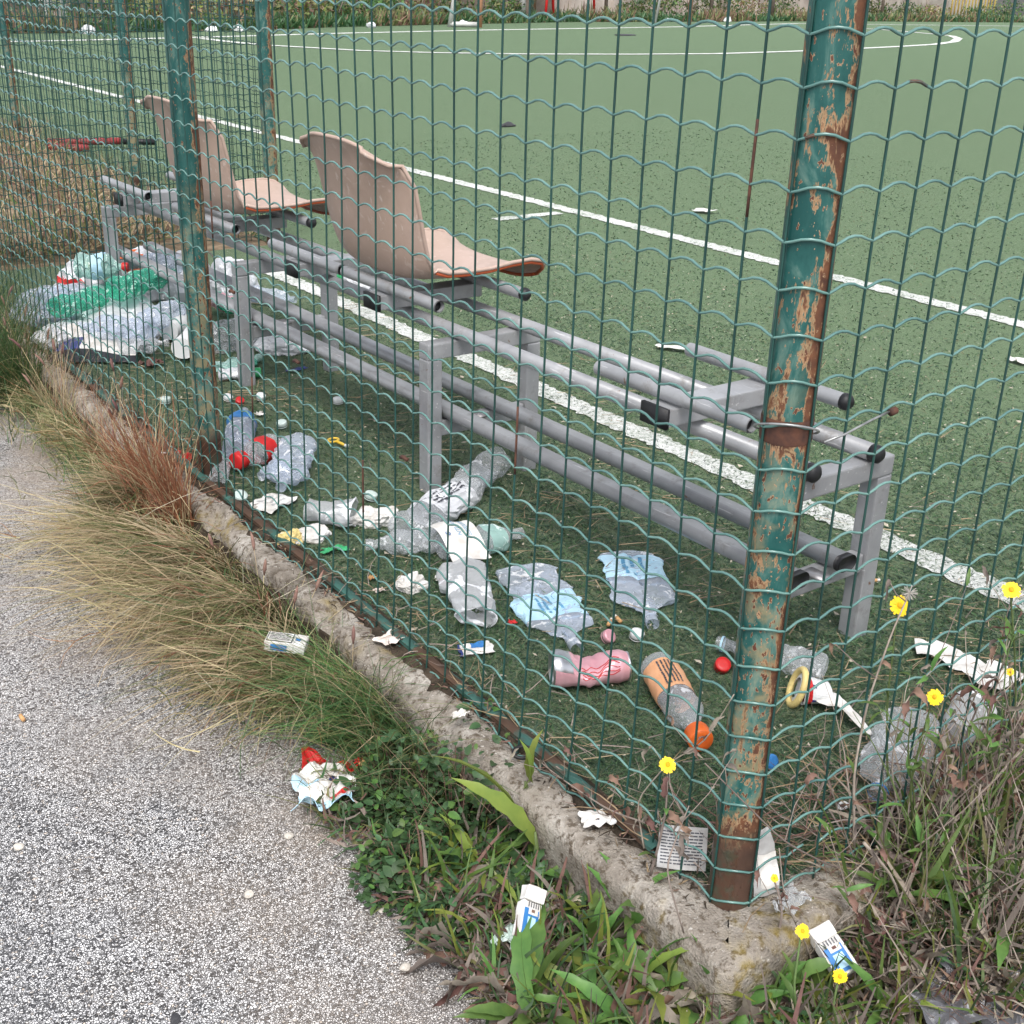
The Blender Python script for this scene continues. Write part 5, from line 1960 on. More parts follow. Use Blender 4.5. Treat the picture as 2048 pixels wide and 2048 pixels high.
def flower(parent, P, r, d, seed=0, spent=False):
    rr = random.Random(seed)
    mb = MB()
    n = 19
    d = Vector(d).normalized()
    q = d.to_track_quat('Z', 'Y')
    for ringi, (rad, lift, cnt) in enumerate(((r, .10, n), (r * .66, .22, 13))):
        for k in range(cnt):
            a = 2 * PI * k / cnt + rr.uniform(-.08, .08) + ringi * .2
            l = rad * rr.uniform(.85, 1.08)
            w = rad * .17
            pts = [(r * .08, -w * .5, 0), (r * .08, w * .5, 0), (l * .6, w, lift * l * .8), (l, w * .7, lift * l * .5), (l * 1.03, 0, lift * l * .5), (l, -w * .7, lift * l * .5), (l * .6, -w, lift * l * .8)]
            mb.add([q @ Vector((x * math.cos(a) - y * math.sin(a), x * math.sin(a) + y * math.cos(a), z)) for x, y, z in pts], [(0, 6, 2, 1), (6, 5, 3, 2), (5, 4, 3)])
    hd = build('flower_head', mb, MAT['petal'], parent, smooth=False, loc=P)
    mb = MB()
    mb.lathe([(r * .30, 0), (r * .28, r * .18), (r * .15, r * .27), (.0003, r * .29)], 10, caps=False)
    mb.v = [tuple(q @ Vector(p)) for p in mb.v]
    build('centre', mb, MAT['petal_centre'], hd)
    mb = MB()
    mb.lathe([(r * .08, -r * .5), (r * .22, -r * .35), (r * .26, 0)], 8, caps=False)
    mb.v = [tuple(q @ Vector(p)) for p in mb.v]
    build('calyx', mb, MAT['stem_green'], hd)
    return hd


def flower_plant(label, head, root, r=.0135, d=(-.5, -.55, .7), seed=0, group='yellow flowering hawkweeds', dead=False, leaves=3):
    rr = random.Random(seed)
    head, root = Vector(head), Vector(root)
    t = thing('flowering_weed', label, 'flower', root, 0, group)
    h = head - root
    mid = h * .5 + Vector((rr.uniform(-.03, .03), rr.uniform(-.02, .02), .02))
    P = [Vector((0, 0, 0)), h * .25 + (mid - h * .5) * .7, mid, h * .78 + (mid - h * .5) * .5, h - Vector(d).normalized() * r * .5]
    Q = []
    for i in range(17):          # smooth the stalk
        u = i / 16 * 4
        k = min(3, int(u))
        Q.append(P[k].lerp(P[k + 1], u - k))
    Q = [Q[0]] + [(Q[i - 1] + Q[i] * 2 + Q[i + 1]) / 4 for i in range(1, 16)] + [Q[-1]]
    mb = MB()
    mb.tube(Q, [.0022 - .0011 * i / 16 for i in range(17)], 6)
    build('stem', mb, MAT['stem_dead' if dead else 'stem_green'], t)
    for i in range(leaves):
        p = Q[2 + i * 3]
        link('leaf', LV[rr.choice(['narrow', 'narrow', 'narrow_dead'])], t, p, (0, rr.uniform(-.8, 0), rr.uniform(0, 6.28)), rr.uniform(.6, 1.0))
    flower(t, h, r, d, seed)
    return t


FL = [
    ('yellow flower in front of the mesh, left of the corner post', (1260, 1443), -.075, (1222, 1600), 0, .0115),
    ('yellow flower behind the right mesh beneath a grey seed head', (1697, 1143), .03, (1640, 1440), 0.0, .0150),
    ('yellow flower highest at the right edge', (1908, 1113), -.10, (1850, 1480), -.04, .0130),
    ('yellow flower halfway up the right-hand weeds', (1763, 1315), -.09, (1755, 1600), -.05, .0115),
    ('yellow flower beside the kerb corner, over the crumpled pack', (1514, 1757), -.17, (1490, 1890), -.09, .0098),
    ('yellow flower in front of the crumpled cigarette pack', (1585, 1842), -.21, (1600, 1925), -.09, .0098),
    ('yellow flower low at the right, above the plastic sheet', (1823, 1730), -.16, (1810, 1900), -.08, .0105),
    ('small yellow flower at the right edge beside the withered clump', (1908, 1665), -.14, (1890, 1800), -.07, .0080),
    ('yellow flower cut by the bottom edge', (1808, 1924), -.24, (1815, 1990), -.1, .0098),
    ('small yellow flower at the right edge over the white paper', (1906, 1268), -.08, (1900, 1500), -.04, .0062),
    ('tiny orange yellow flower at the foot of the corner post', (1461, 1657), -.075, (1475, 1800), -.04, .0058),
]
for i, (lb, hp, yy, rp, rzv, r_) in enumerate(FL):
    H = GY(hp[0], hp[1], yy) if i else GX(hp[0], hp[1], -.075)
    R0 = G(rp[0], rp[1], rzv)
    R0 = Vector((H.x + (R0.x - H.x) * .5, yy - .01 if i else R0.y, rzv - .02 if i else -.01))
    if i == 0:
        R0 = Vector((-.07, H.y + .02, .0))
    flower_plant(lb, H, R0, r_, (-.50 + .25 * math.sin(i * 2), -.62, .62 + .2 * math.cos(i * 3)), 300 + i, dead=i in (0, 10))


def dry_stalk(label, pts, yy, r=.0022, seed=0, branches=4, leaves=6, m='stem_dead', group='dry dead stalks among the weeds', zroot=None, fluff=None, kinds=('narrow_dead', 'curl')):
    rr = random.Random(seed)
    W = [GY(x, y, yy + rr.uniform(-.012, .012)) for x, y in pts]
    o = W[0].copy()
    t = thing('dry_weed', label, 'dry weed', o, 0, group)
    Q = []
    for i in range(len(W) - 1):
        for k in range(5):
            Q.append(W[i].lerp(W[i + 1], k / 5) - o)
    Q.append(W[-1] - o)
    for _ in range(2):
        Q = [Q[0]] + [(Q[i - 1] + Q[i] * 2 + Q[i + 1]) / 4 for i in range(1, len(Q) - 1)] + [Q[-1]]
    mb = MB()
    mb.tube(Q, [r * (1 - .55 * i / len(Q)) for i in range(len(Q))], 6)
    build('stem', mb, MAT[m], t)
    for b in range(branches):
        p = Q[rr.randrange(len(Q) // 4, len(Q) - 1)]
        a = rr.uniform(0, 2 * PI)
        l = rr.uniform(.03, .10)
        q1 = p + Vector((math.cos(a) * l * .5, math.sin(a) * l * .25, l * .35))
        q2 = p + Vector((math.cos(a) * l, math.sin(a) * l * .4, l * rr.uniform(.5, 1.1)))
        mb = MB()
        mb.tube([p, q1, q2], [r * .5, r * .4, r * .25], 5)
        build('branch', mb, MAT[m], t)
        link('leaf', LV[rr.choice(kinds)], t, q2, (0, rr.uniform(-1, 1), rr.uniform(0, 6.28)), rr.uniform(.4, .8))
    for b in range(leaves):
        p = Q[rr.randrange(1, len(Q) - 1)]
        link('leaf', LV[rr.choice(kinds)], t, p, (rr.uniform(-1, 1), rr.uniform(-1, 1), rr.uniform(0, 6.28)), rr.uniform(.4, .95))
    if fluff:
        fv = random.Random(seed + 1)
        mb = MB()
        c = Q[-1]
        for k in range(60):
            d = Vector((fv.gauss(0, 1), fv.gauss(0, 1), fv.gauss(0, 1))).normalized() * .011
            mb.tube([c, c + d], .0004, 3, cap=False)
        tag(build('seed_head', mb, MAT['fluff'], t), kind='stuff')
    return t


DS = [
    ('tall grey stalk ending in a fluffy seed head at the right mesh', [(1612, 1600), (1610, 1460), (1635, 1330), (1680, 1200), (1716, 1118)], -.07, .0021, 2, 4, True),
    ('thick grey stalk slanting through the right-hand weeds', [(1735, 1620), (1790, 1560), (1850, 1500), (1905, 1440), (1960, 1380)], -.11, .0034, 5, 8, False),
    ('grey stalk hanging down right of the kerb end', [(1630, 1590), (1690, 1660), (1720, 1800), (1728, 1930)], -.15, .0024, 2, 4, False),
    ('upright grey stalk beside the low yellow flower', [(1800, 1900), (1815, 1760), (1830, 1600), (1850, 1480)], -.15, .0024, 4, 6, False),
    ('thin grey stalk crossing the foot of the corner post', [(1720, 1650), (1580, 1640), (1480, 1590), (1380, 1490), (1330, 1440)], -.06, .0016, 2, 2, False),
    ('thin purplish stalk in front of the mesh left of the post', [(1215, 1600), (1200, 1510), (1260, 1440), (1330, 1400), (1385, 1310)], -.05, .0014, 3, 5, False),
    ('branching dry stalk leaning on the mesh by the paper scrap', [(1240, 1560), (1150, 1530), (1060, 1470), (1010, 1430)], -.055, .0016, 4, 6, False),
    ('tangled pale stalk at the right edge, upper', [(1850, 1560), (1840, 1430), (1870, 1330), (1900, 1220)], -.10, .0019, 6, 10, False),
    ('tangled pale stalk right of the halfway flower', [(1760, 1600), (1790, 1470), (1810, 1380), (1850, 1290)], -.09, .0018, 6, 10, False),
    ('thin bent stalk behind the ribbed bottle', [(1700, 1560), (1680, 1450), (1700, 1330), (1780, 1240)], -.08, .0015, 5, 5, False),
    ('forked dry stalk above the crumpled pack', [(1545, 1900), (1530, 1800), (1480, 1700), (1470, 1600)], -.13, .0015, 4, 5, False),
    ('thin leaning stalk at the bottom right', [(1740, 1930), (1770, 1850), (1740, 1780), (1700, 1740)], -.19, .0024, 4, 6, False),
    ('grey stalk arching over the bottom right clump', [(1640, 1900), (1700, 1820), (1760, 1770), (1780, 1680)], -.18, .0024, 4, 6, False),
    ('thin green leafy stalk under the highest yellow flower', [(1880, 1500), (1890, 1350), (1900, 1230), (1925, 1180)], -.10, .0014, 6, 8, False),
    ('spindly stalk at the right edge reaching the white line', [(1930, 1480), (1920, 1330), (1890, 1200), (1905, 1140)], -.08, .0013, 5, 6, False),
    ('bent stalk low in front of the kerb end', [(1640, 1760), (1600, 1700), (1590, 1650), (1560, 1560)], -.12, .0013, 4, 6, False),
    ('withered stalk with curled leaves left of the kerb corner', [(1290, 1760), (1255, 1640), (1280, 1570), (1300, 1520)], -.135, .0013, 3, 6, False),
    ('leafy green stalk left of the halfway flower, before the ribbed bottle', [(1730, 1600), (1725, 1500), (1712, 1420), (1720, 1340)], -.10, .0016, 6, 12, False),
    ('leafy green stalk at the right edge below the white paper', [(1870, 1600), (1880, 1480), (1860, 1390), (1875, 1300)], -.12, .0017, 8, 16, False),
    ('dense grey leafy stalk at the right edge, middle height', [(1915, 1620), (1900, 1500), (1915, 1400), (1895, 1300)], -.13, .0018, 9, 18, False),
    ('dense grey leafy stalk right of the translucent cup', [(1850, 1620), (1862, 1520), (1900, 1440), (1925, 1350)], -.10, .0018, 9, 18, False),
    ('grey leafy stalk before the narrow paper strip', [(1800, 1640), (1770, 1540), (1790, 1440), (1770, 1380)], -.11, .0017, 8, 16, False),
    ('leafy green stalk in the middle of the right-hand weeds', [(1740, 1740), (1745, 1660), (1735, 1590), (1750, 1520)], -.15, .0017, 7, 12, False),
]
for i, (lb, pts, yy, r_, nb, nl, fl) in enumerate(DS):
    green = 'green' in lb
    if 'left of the post' in lb or 'paper scrap' in lb:
        # these stand before the left side: use the plane of that side instead
        _GY = GY
        GY = lambda x, y, v: GX(x, y, -.06)
        dry_stalk(lb, pts, yy, r_, 400 + i, nb, nl)
        GY = _GY
    else:
        dry_stalk(lb, pts, yy, r_, 400 + i, nb, nl, 'stem_green' if green else 'stem_dead', fluff=fl, kinds=('narrow', 'narrow') if green else (('narrow_dead', 'curl', 'narrow') if i % 3 == 0 else ('narrow_dead', 'curl')))


def litter(name, n, xr, yr, zf, Lr, Wr, mats, seed, up=.35):
    g = np.random.default_rng(seed)
    x = g.uniform(*xr, n)
    y = g.uniform(*yr, n)
    z = np.array([zf(a, b) for a, b in zip(x, y)]) + np.abs(g.normal(0, .012, n))
    az = g.uniform(0, 2 * PI, n)
    el = np.abs(g.normal(0, up, n))
    P = np.stack([x, y, z], 1)
    D0 = np.stack([np.cos(az) * np.cos(el), np.sin(az) * np.cos(el), np.sin(el)], 1)
    D1 = D0 + g.normal(0, .7, (n, 3))
    me = blades(name, P, D0, D1, g.uniform(*Lr, n), g.uniform(*Wr, n), [MAT[m] for m in mats], g.integers(0, len(mats), n), 3)
    return tag(link(name, me), kind='stuff')


litter('dead_leaf_litter', 5200, (.10, 1.1), (-.36, .03), lambda x, y: max(earth_z(x, y), -.11) + .012 + .045 * max(0, mnoise.noise(Vector((x * 7, y * 7, 2)))), (.02, .075), (.002, .011), ['leaf_grey', 'leaf_brown', 'leaf_pale', 'stem_dead', 'dark_soil'], 5, .55)
litter('dead_leaf_litter', 3600, (-.30, .55), (-.46, -.12), lambda x, y: max(earth_z(x, y), -.112) + .012, (.02, .07), (.002, .010), ['leaf_grey', 'leaf_brown', 'leaf_pale', 'stem_dead', 'leaf_dark'], 6, .5)
litter('dead_leaf_litter', 2400, (-.36, -.13), (-.2, .72), lambda x, y: -.112, (.015, .06), (.002, .009), ['leaf_grey', 'leaf_brown', 'leaf_dark', 'stem_dead', 'olive_grass'], 7, .5)
litter('dead_stem_litter', 520, (.02, .80), (-.05, .13), lambda x, y: .006, (.05, .16), (.0014, .003), ['stem_dead', 'leaf_brown', 'straw'], 8, .16)
litter('dead_stem_litter', 160, (-.05, .04), (.05, 1.2), lambda x, y: .012, (.03, .10), (.0014, .0026), ['stem_dead', 'straw'], 9, .2)
litter('dead_stem_litter', 900, (.10, 1.0), (-.40, -.03), lambda x, y: max(earth_z(x, y), -.11) + .01, (.08, .22), (.0016, .0034), ['stem_dead', 'leaf_brown', 'stem_dead'], 10, .6)


litter('green_undergrowth', 1900, (-.05, 1.1), (-.36, -.03), lambda x, y: max(earth_z(x, y), -.11) + .005, (.03, .11), (.003, .009), ['leaf', 'leaf_dark', 'olive_grass', 'leaf_lime'], 12, .8)
litter('green_undergrowth', 900, (-.34, -.12), (-.2, .70), lambda x, y: -.112, (.02, .07), (.003, .008), ['leaf', 'leaf_dark', 'olive_grass', 'leaf_dark'], 13, .8)
def stems(name, n, xr, yr, Lr, Wr, mats, seed):
    g = np.random.default_rng(seed)
    x = g.uniform(*xr, n)
    y = g.uniform(*yr, n)
    P = np.stack([x, y, np.array([max(earth_z(a, b), -.11) for a, b in zip(x, y)])], 1)
    az = g.uniform(0, 2 * PI, n)
    el = g.uniform(.75, 1.45, n)
    D0 = np.stack([np.cos(az) * np.cos(el), np.sin(az) * np.cos(el), np.sin(el)], 1)
    D1 = D0 + g.normal(0, .45, (n, 3)) + np.array([0, 0, -.15])
    me = blades(name, P, D0, D1, g.uniform(*Lr, n), g.uniform(*Wr, n), [MAT[m] for m in mats], g.integers(0, len(mats), n), 5)
    tag(link(name, me), kind='stuff')


stems('tangled_stems', 520, (.16, 1.2), (-.34, -.03), (.10, .36), (.0018, .0042), ['stem_dead', 'stem_dead', 'leaf_grey', 'stem_green', 'olive_grass'], 41)
stems('tangled_leaves', 520, (.16, 1.2), (-.34, -.03), (.06, .24), (.005, .012), ['leaf', 'leaf_grey', 'olive_grass', 'leaf_dark', 'leaf_pale', 'leaf'], 42)
stems('tangled_leaves', 260, (-.30, .12), (-.34, -.13), (.05, .16), (.004, .011), ['leaf', 'leaf_grey', 'leaf_brown', 'leaf_dark', 'leaf_lime'], 43)
stems('tangled_leaves', 220, (-.34, -.13), (-.1, .45), (.05, .14), (.004, .010), ['leaf', 'leaf_grey', 'leaf_brown', 'leaf_dark', 'leaf_lime'], 44)
litter('kerb_crumbs', 1500, (-.075, -.005), (.0, 3.2), lambda x, y: -.002, (.006, .03), (.0012, .004), ['straw', 'leaf_brown', 'dark_soil', 'dark_soil'], 14, .2)


def kerb_dirt():
    mb = MB()

    def fn(u, v):
        y = .10 + v * 3.6
        w = .048 + .030 * nz((0, y, 0), 5, 3) + .022 * nz((0, y, 0), 17, 5) + .012 * nz((0, y, 0), 50, 5)
        x = -.012 - u * max(.012, w)
        return (x, y, .010 * (1 - u ** 3) + .010 * nz((x, y, 0), 9, 1) * .5 + .006 * nz((x, y, 0), 40, 2) + (.001 if u < .9 else -.010))
    mb.grid(fn, 8, 420)
    tag(build('kerb_dirt', mb, MAT['dark_soil']), kind='structure')


kerb_dirt()


def verge_grass():
    g = np.random.default_rng(21)

    def batch(name, n, yr, xoff, dirn, L, W, mats, p, lift=(.15, .9), end=(-.35, .15), clump=2.3, thr=-.15, seed=0, jit=.35, z0=-.085):
        y = g.uniform(*yr, n)
        cl = np.array([mnoise.noise(Vector((a * clump, seed, 0))) for a in y])
        keep = cl + g.normal(0, .22, n) > thr
        y = y[keep]
        cl = cl[keep]
        k = len(y)
        x = KX + .0 - np.abs(g.normal(xoff[0], xoff[1], k)) * (1 + .5 * cl)
        x = np.minimum(x, KX - .004)
        loc = np.array([mnoise.noise(Vector((a_ * 9, b_ * 9, seed + .5))) for a_, b_ in zip(x, y)])
        fine = np.array([mnoise.noise(Vector((a_ * 30, b_ * 30, seed + 2.5))) for a_, b_ in zip(x, y)])
        az = np.arctan2(dirn[1], dirn[0]) + g.normal(0, jit, k) + .75 * loc + .35 * fine
        gap = (loc > -.16) | (g.random(k) < .22)
        x, y, cl, az, loc, fine = x[gap], y[gap], cl[gap], az[gap], loc[gap], fine[gap]
        k = len(y)
        e0 = g.uniform(*lift, k) + .45 * np.clip(loc, -1, 1)
        D0 = np.stack([np.cos(az) * np.cos(e0), np.sin(az) * np.cos(e0), np.sin(e0)], 1)
        e1 = g.uniform(*end, k)
        az2 = az + g.normal(0, .55, k) + .5 * fine
        e1 = np.where(g.random(k) < .12, e1 - g.uniform(.6, 1.5, k), e1)      # some blades are snapped over
        D1 = np.stack([np.cos(az2) * np.cos(e1), np.sin(az2) * np.cos(e1), np.sin(e1)], 1)
        P = np.stack([x, y, np.full(k, z0)], 1)
        me = blades(name, P, D0, D1, g.uniform(*L, k) * (1 + .35 * cl) * (1 + .30 * loc) * g.choice([.55, .8, 1.0, 1.1], k), g.uniform(*W, k), [MAT[m] for m in mats], g.choice(len(mats), k, p=p), 4)
        tag(link(name, me), kind='stuff')
    TG, OG, GG, RG = 'tan_grass', 'olive_grass', 'green_grass', 'red_grass'
    batch('dry_grass', 11500, (.90, 2.05), (.0, .05), (-.97, .05), (.10, .28), (.0016, .0040), [TG, OG, GG, RG], [.48, .36, .11, .05], (.15, 1.1), (-.50, .30), seed=1, thr=-.45)
    batch('dry_grass', 2600, (1.0, 1.95), (.02, .07), (-.95, -.12), (.20, .40), (.0014, .0030), [TG, OG], [.80, .20], (.05, .6), (-.35, .15), seed=3, thr=-.25)
    batch('dry_grass', 5200, (1.9, 3.5), (.0, .04), (-.95, .15), (.06, .15), (.0016, .0036), [TG, OG, GG, RG], [.46, .34, .10, .10], (.3, 1.2), (-.3, .4), seed=5, thr=-.4)
    batch('dry_grass', 900, (1.74, 2.06), (.0, .03), (-.3, .2), (.12, .28), (.0018, .0042), [RG, TG], [.72, .28], (1.0, 1.5), (.4, 1.3), seed=7, thr=-1, jit=1.2)
    batch('short_grass', 4200, (.80, 3.4), (.02, .10), (-.6, .0), (.04, .15), (.0014, .0034), [GG, OG, TG, 'leaf_dark'], [.34, .34, .2, .12], (.5, 1.5), (-.3, 1.2), seed=15, thr=-.5, jit=1.8)
    batch('dry_grass', 2600, (.86, 2.0), (.10, .10), (-.95, .0), (.08, .28), (.0014, .0030), [TG, 'leaf_pale', RG], [.6, .28, .12], (.05, .7), (-.3, .4), seed=17, thr=-.3, jit=.9)
    batch('green_grass', 10000, (3.0, 5.4), (.0, .15), (-.6, -.2), (.22, .48), (.0016, .0034), [GG, OG, 'leaf_dark'], [.6, .2, .2], (.9, 1.5), (.2, 1.2), seed=9, thr=-1, jit=1.3)
    batch('green_grass', 500, (.40, .95), (.0, .10), (-.9, -.3), (.12, .26), (.0012, .0022), [GG, OG, TG], [.5, .3, .2], (.6, 1.3), (.0, .7), seed=19, thr=-.9, jit=1.0)
    batch('green_grass', 1500, (.66, 1.15), (.0, .05), (-.8, -.1), (.12, .30), (.0012, .0024), [GG, OG, 'leaf'], [.5, .3, .2], (.3, 1.3), (-.2, .5), seed=11, thr=-.6, jit=.7)
    batch('dry_grass', 900, (2.2, 3.4), (-.0, .03), (.3, .2), (.14, .30), (.0010, .0018), [TG, RG, 'stem_dead'], [.5, .25, .25], (.9, 1.5), (.5, 1.3), seed=13, thr=-.6, jit=1.4)


verge_grass()

# grass stalks with purplish seed heads standing over the verge
rs = random.Random(77)
for i in range(26):
    y = rs.uniform(2.0, 3.5) if i < 20 else rs.uniform(.9, 1.7)
    x = KX - rs.uniform(.0, .07)
    h = rs.uniform(.16, .34) if i < 20 else rs.uniform(.12, .2)
    t = thing('grass_stalk', 'thin grass stalk with purplish seed head standing in the verge', 'grass stalk', (x, y, -.115), rs.uniform(0, 6.28), 'seeding grass stalks in the verge')
    lean = rs.uniform(-.08, .08)
    mb = MB()
    mb.tube([(0, 0, 0), (lean * .3, 0, h * .5), (lean, .01, h)], [.0011, .0009, .0007], 4)
    build('stem', mb, MAT['tan_grass'], t)
    mb = MB()
    mb.tube([(lean, .01, h - .004), (lean * 1.1, .012, h + .010), (lean * 1.25, .014, h + .024), (lean * 1.4, .015, h + .034)], [.0012, .0042, .0034, .0008], 7)
    build('seed_head', mb, MAT['purple_head'], t)

# weeds and dry tufts on the soil behind the second fence
g = np.random.default_rng(31)
n = 7000
x = g.uniform(-.0, 1.38, n)
y = 4.7 + g.random(n) ** 1.5 * 6
az = g.uniform(0, 2 * PI, n)
el = g.uniform(.2, 1.4, n)
D0 = np.stack([np.cos(az) * np.cos(el), np.sin(az) * np.cos(el), np.sin(el)], 1)
z = np.array([.015 + .10 * abs(nz((a, b, 0), 2.1, 3)) for a, b in zip(x, y)])
cl = np.array([mnoise.noise(Vector((a * 1.8, b * 1.8, 5))) for a, b in zip(x, y)])
kp = cl > -.12
me = blades('dry_scrub', np.stack([x, y, z], 1)[kp], D0[kp], (D0 + g.normal(0, .5, (n, 3)))[kp], (g.uniform(.04, .22, n) * (1 + cl))[kp], g.uniform(.003, .011, n)[kp], [MAT['tan_grass'], MAT['leaf_brown'], MAT['olive_grass'], MAT['leaf_grey'], MAT['leaf']], g.choice(5, n, p=[.42, .16, .18, .16, .08])[kp], 3)
tag(link('dry_scrub', me), kind='stuff')

# pebbles at the edge of the asphalt
for i, (px, py) in enumerate(((720, 1718), (765, 1828), (690, 1985), (330, 1925), (35, 1600), (545, 1580), (470, 1690))):
    P = G(px, py, -.118)
    bm = bmesh.new()
    bmesh.ops.create_icosphere(bm, subdivisions=2, radius=.008)
    for v in bm.verts:
        v.co += nzv(v.co, 90, i) * .003
        v.co.z = max(-.001, v.co.z * .7 + .003)
    me = bpy.data.meshes.new('pebble')
    bm.to_mesh(me)
    bm.free()
    me.materials.append(MAT['pebble' if i != 3 else 'dark_stone'])
    places = ('by the tip of the purple rosette', 'left of the grey rosette', 'at the bottom edge', 'dark, at the lower left', 'at the left edge', 'in the middle of the asphalt', 'between wrapper and bottom edge')
    tag(link('pebble', me, None, P), 'small stone lying on the asphalt ' + places[i], 'stone', 'loose stones on the asphalt')

# ================================================================== THE FAR SIDE OF THE PITCH
def leaf_cloud(name, c, r, n, size, mats, seed, parent=None, flatten=.8):
    g = np.random.default_rng(seed)
    u = g.normal(0, 1, (n, 3))
    u /= np.linalg.norm(u, axis=1)[:, None]
    rad = g.random(n) ** .45
    lump = np.array([1 + .38 * mnoise.noise(Vector(tuple(a * 1.7 + seed))) for a in u])
    P = u * (rad * lump)[:, None] * np.array(r) + np.array(c)
    P[:, 2] = np.maximum(P[:, 2], .03)
    D = g.normal(0, 1, (n, 3)) + np.array([0, 0, .5])
    me = blades(name, P, D, D + g.normal(0, .5, (n, 3)), g.uniform(.7, 1.5, n) * size, g.uniform(.4, .8, n) * size, [MAT[m] for m in mats], g.integers(0, len(mats), n), 2)
    return link(name, me, parent)


SH = [  # px, py base, width, height, kind
    (20, 62, 2.2, 1.9, 'g'), (175, 62, 2.0, 1.5, 'g'), (245, 58, 1.8, 1.2, 'y'), (330, 58, 2.2, 1.5, 'y'), (420, 57, 2.2, 1.4, 'y'), (480, 56, 1.8, .9, 'g'), (560, 53, 1.7, 1.2, 'y'), (610, 51, 1.5, .9, 'g'),
    (665, 48, 1.8, .9, 'g'), (720, 47, 1.8, .8, 'g'), (770, 46, 1.8, .9, 'y'), (835, 45, 2.0, .8, 'g'), (945, 43, 1.6, .8, 'g'), (1200, 40, 1.6, .8, 'g'), (1250, 40, 1.8, 1.5, 'g'), (1310, 40, 2.4, 1.8, 'g'),
    (1370, 40, 2.2, 1.5, 'g'), (1420, 39, 2.0, 1.3, 'y'), (1480, 38, 2.0, 1.1, 'g'), (1660, 38, 1.9, .9, 'g'), (1720, 37, 2.2, .8, 'g'), (1770, 38, 2.0, .7, 'y'), (1860, 40, 2.0, .8, 'g'), (1915, 41, 2.2, 1.1, 'g')]
desc = ['at the far left corner', 'right of the white panel', 'left of the yellow scrub', 'behind the second post', 'yellow and tall between the posts', 'low, left of the far fence post', 'dry, right of the far fence post', 'low, left of the seats', 'left of the white bag', 'above the nearest seat', 'beside the yellow litter', 'left of the white goal stay', 'right of the orange goal post', 'right of the red bench', 'tall, right of the red bench', 'tallest, left of the orange post', 'wide, right of the orange post', 'dry, by the corner post', 'just left of the corner post', 'just right of the corner post', 'low, before the cream wall', 'left of the yellow railing', 'under the yellow railing', 'at the far right corner']
for i, (px, py, w, h, kd) in enumerate(SH):
    B = G(px, py - 1.5, 0)
    dist = (B - Vector(CAM)).length
    t = thing('shrub', ('green shrub across the pitch, ' if kd == 'g' else 'yellowish dry shrub across the pitch, ') + desc[i], 'shrub', B + Vector((.9, 1.2, 0)), 0, 'shrubs beyond the far line')
    ms = ['leaf_dark', 'leaf', 'leaf_dark', 'olive_grass'] if kd == 'g' else ['tan_grass', 'olive_grass', 'leaf_lime', 'leaf_brown']
    f = leaf_cloud('foliage', (0, 0, h * .45), (w * .55, w * .5, h * .60), 520, .13, ms, 500 + i, t)
    tag(f, kind='stuff')
    mb = MB()
    for k in range(4):
        a = k * 1.7 + i
        mb.tube([(0.05 * math.cos(a), .05 * math.sin(a), 0), (.2 * math.cos(a), .2 * math.sin(a), h * .4), (.35 * math.cos(a), .35 * math.sin(a), h * .8)], [.03, .02, .01], 5)
    tag(build('stems', mb, MAT['stem_dead'], t), kind='stuff')
# low weeds along the far line
g = np.random.default_rng(91)
base = [G(px, py, 0) for px, py in ((-40, 64), (200, 62), (480, 57), (640, 51), (830, 46.5), (1080, 41.5), (1320, 41), (1600, 40), (1932, 42.5))]
Ps = []
for i in range(len(base) - 1):
    k = int((base[i + 1] - base[i]).length * 170)
    u = g.random(k)
    q = np.array(base[i])[None] * (1 - u)[:, None] + np.array(base[i + 1])[None] * u[:, None]
    q += g.random(k)[:, None] ** 1.4 * np.array([[1.0, 1.5, 0]])
    Ps.append(q)
P = np.concatenate(Ps)
n = len(P)
D0 = np.stack([g.normal(0, .5, n), g.normal(0, .5, n), np.ones(n)], 1)
cl = np.array([mnoise.noise(Vector((p[0] * .35, p[1] * .35, 1))) for p in P])
mi = np.where(cl + g.normal(0, .25, n) > .15, g.choice([2, 3], n), g.choice([0, 1], n))
me = blades('far_weeds', P, D0, D0 + g.normal(0, .6, (n, 3)), g.uniform(.12, .5, n) * (1 + .7 * cl), g.uniform(.03, .09, n), [MAT['leaf_dark'], MAT['leaf_dark'], MAT['leaf_brown'], MAT['olive_grass']], mi, 2)
tag(link('far_weeds', me), kind='stuff')
mb = MB()
out = [p + Vector((6, 8, 0)) for p in base]
mb.add([(p.x, p.y, .012) for p in base] + [(p.x, p.y, .05) for p in out], [(i, i + 1, i + 1 + len(base), i + len(base)) for i in range(len(base) - 1)])
tag(build('far_verge', mb, MAT['soil']), kind='structure')

MAT['wall_dark'] = var('stained_brown_wall', (.20, .165, .13), (.10, .085, .07), .9, .9, 0, .6, .05, bscale=3, detail=7)
MAT['wall_cream'] = var('flaking_cream_wall', (.50, .45, .40), (.27, .23, .20), .8, .9, 0, .5, .04, bscale=3, detail=7)
MAT['yellow_paint'] = var('dull_yellow_paint', (.48, .36, .10), (.38, .27, .07), 2, .6)
MAT['cream_paint'] = var('pale_metal_paint', (.62, .62, .60), (.5, .5, .48), 3, .6)
MAT['orange_paint'] = var('faded_orange_paint', (.55, .28, .16), (.45, .22, .13), 3, .6)


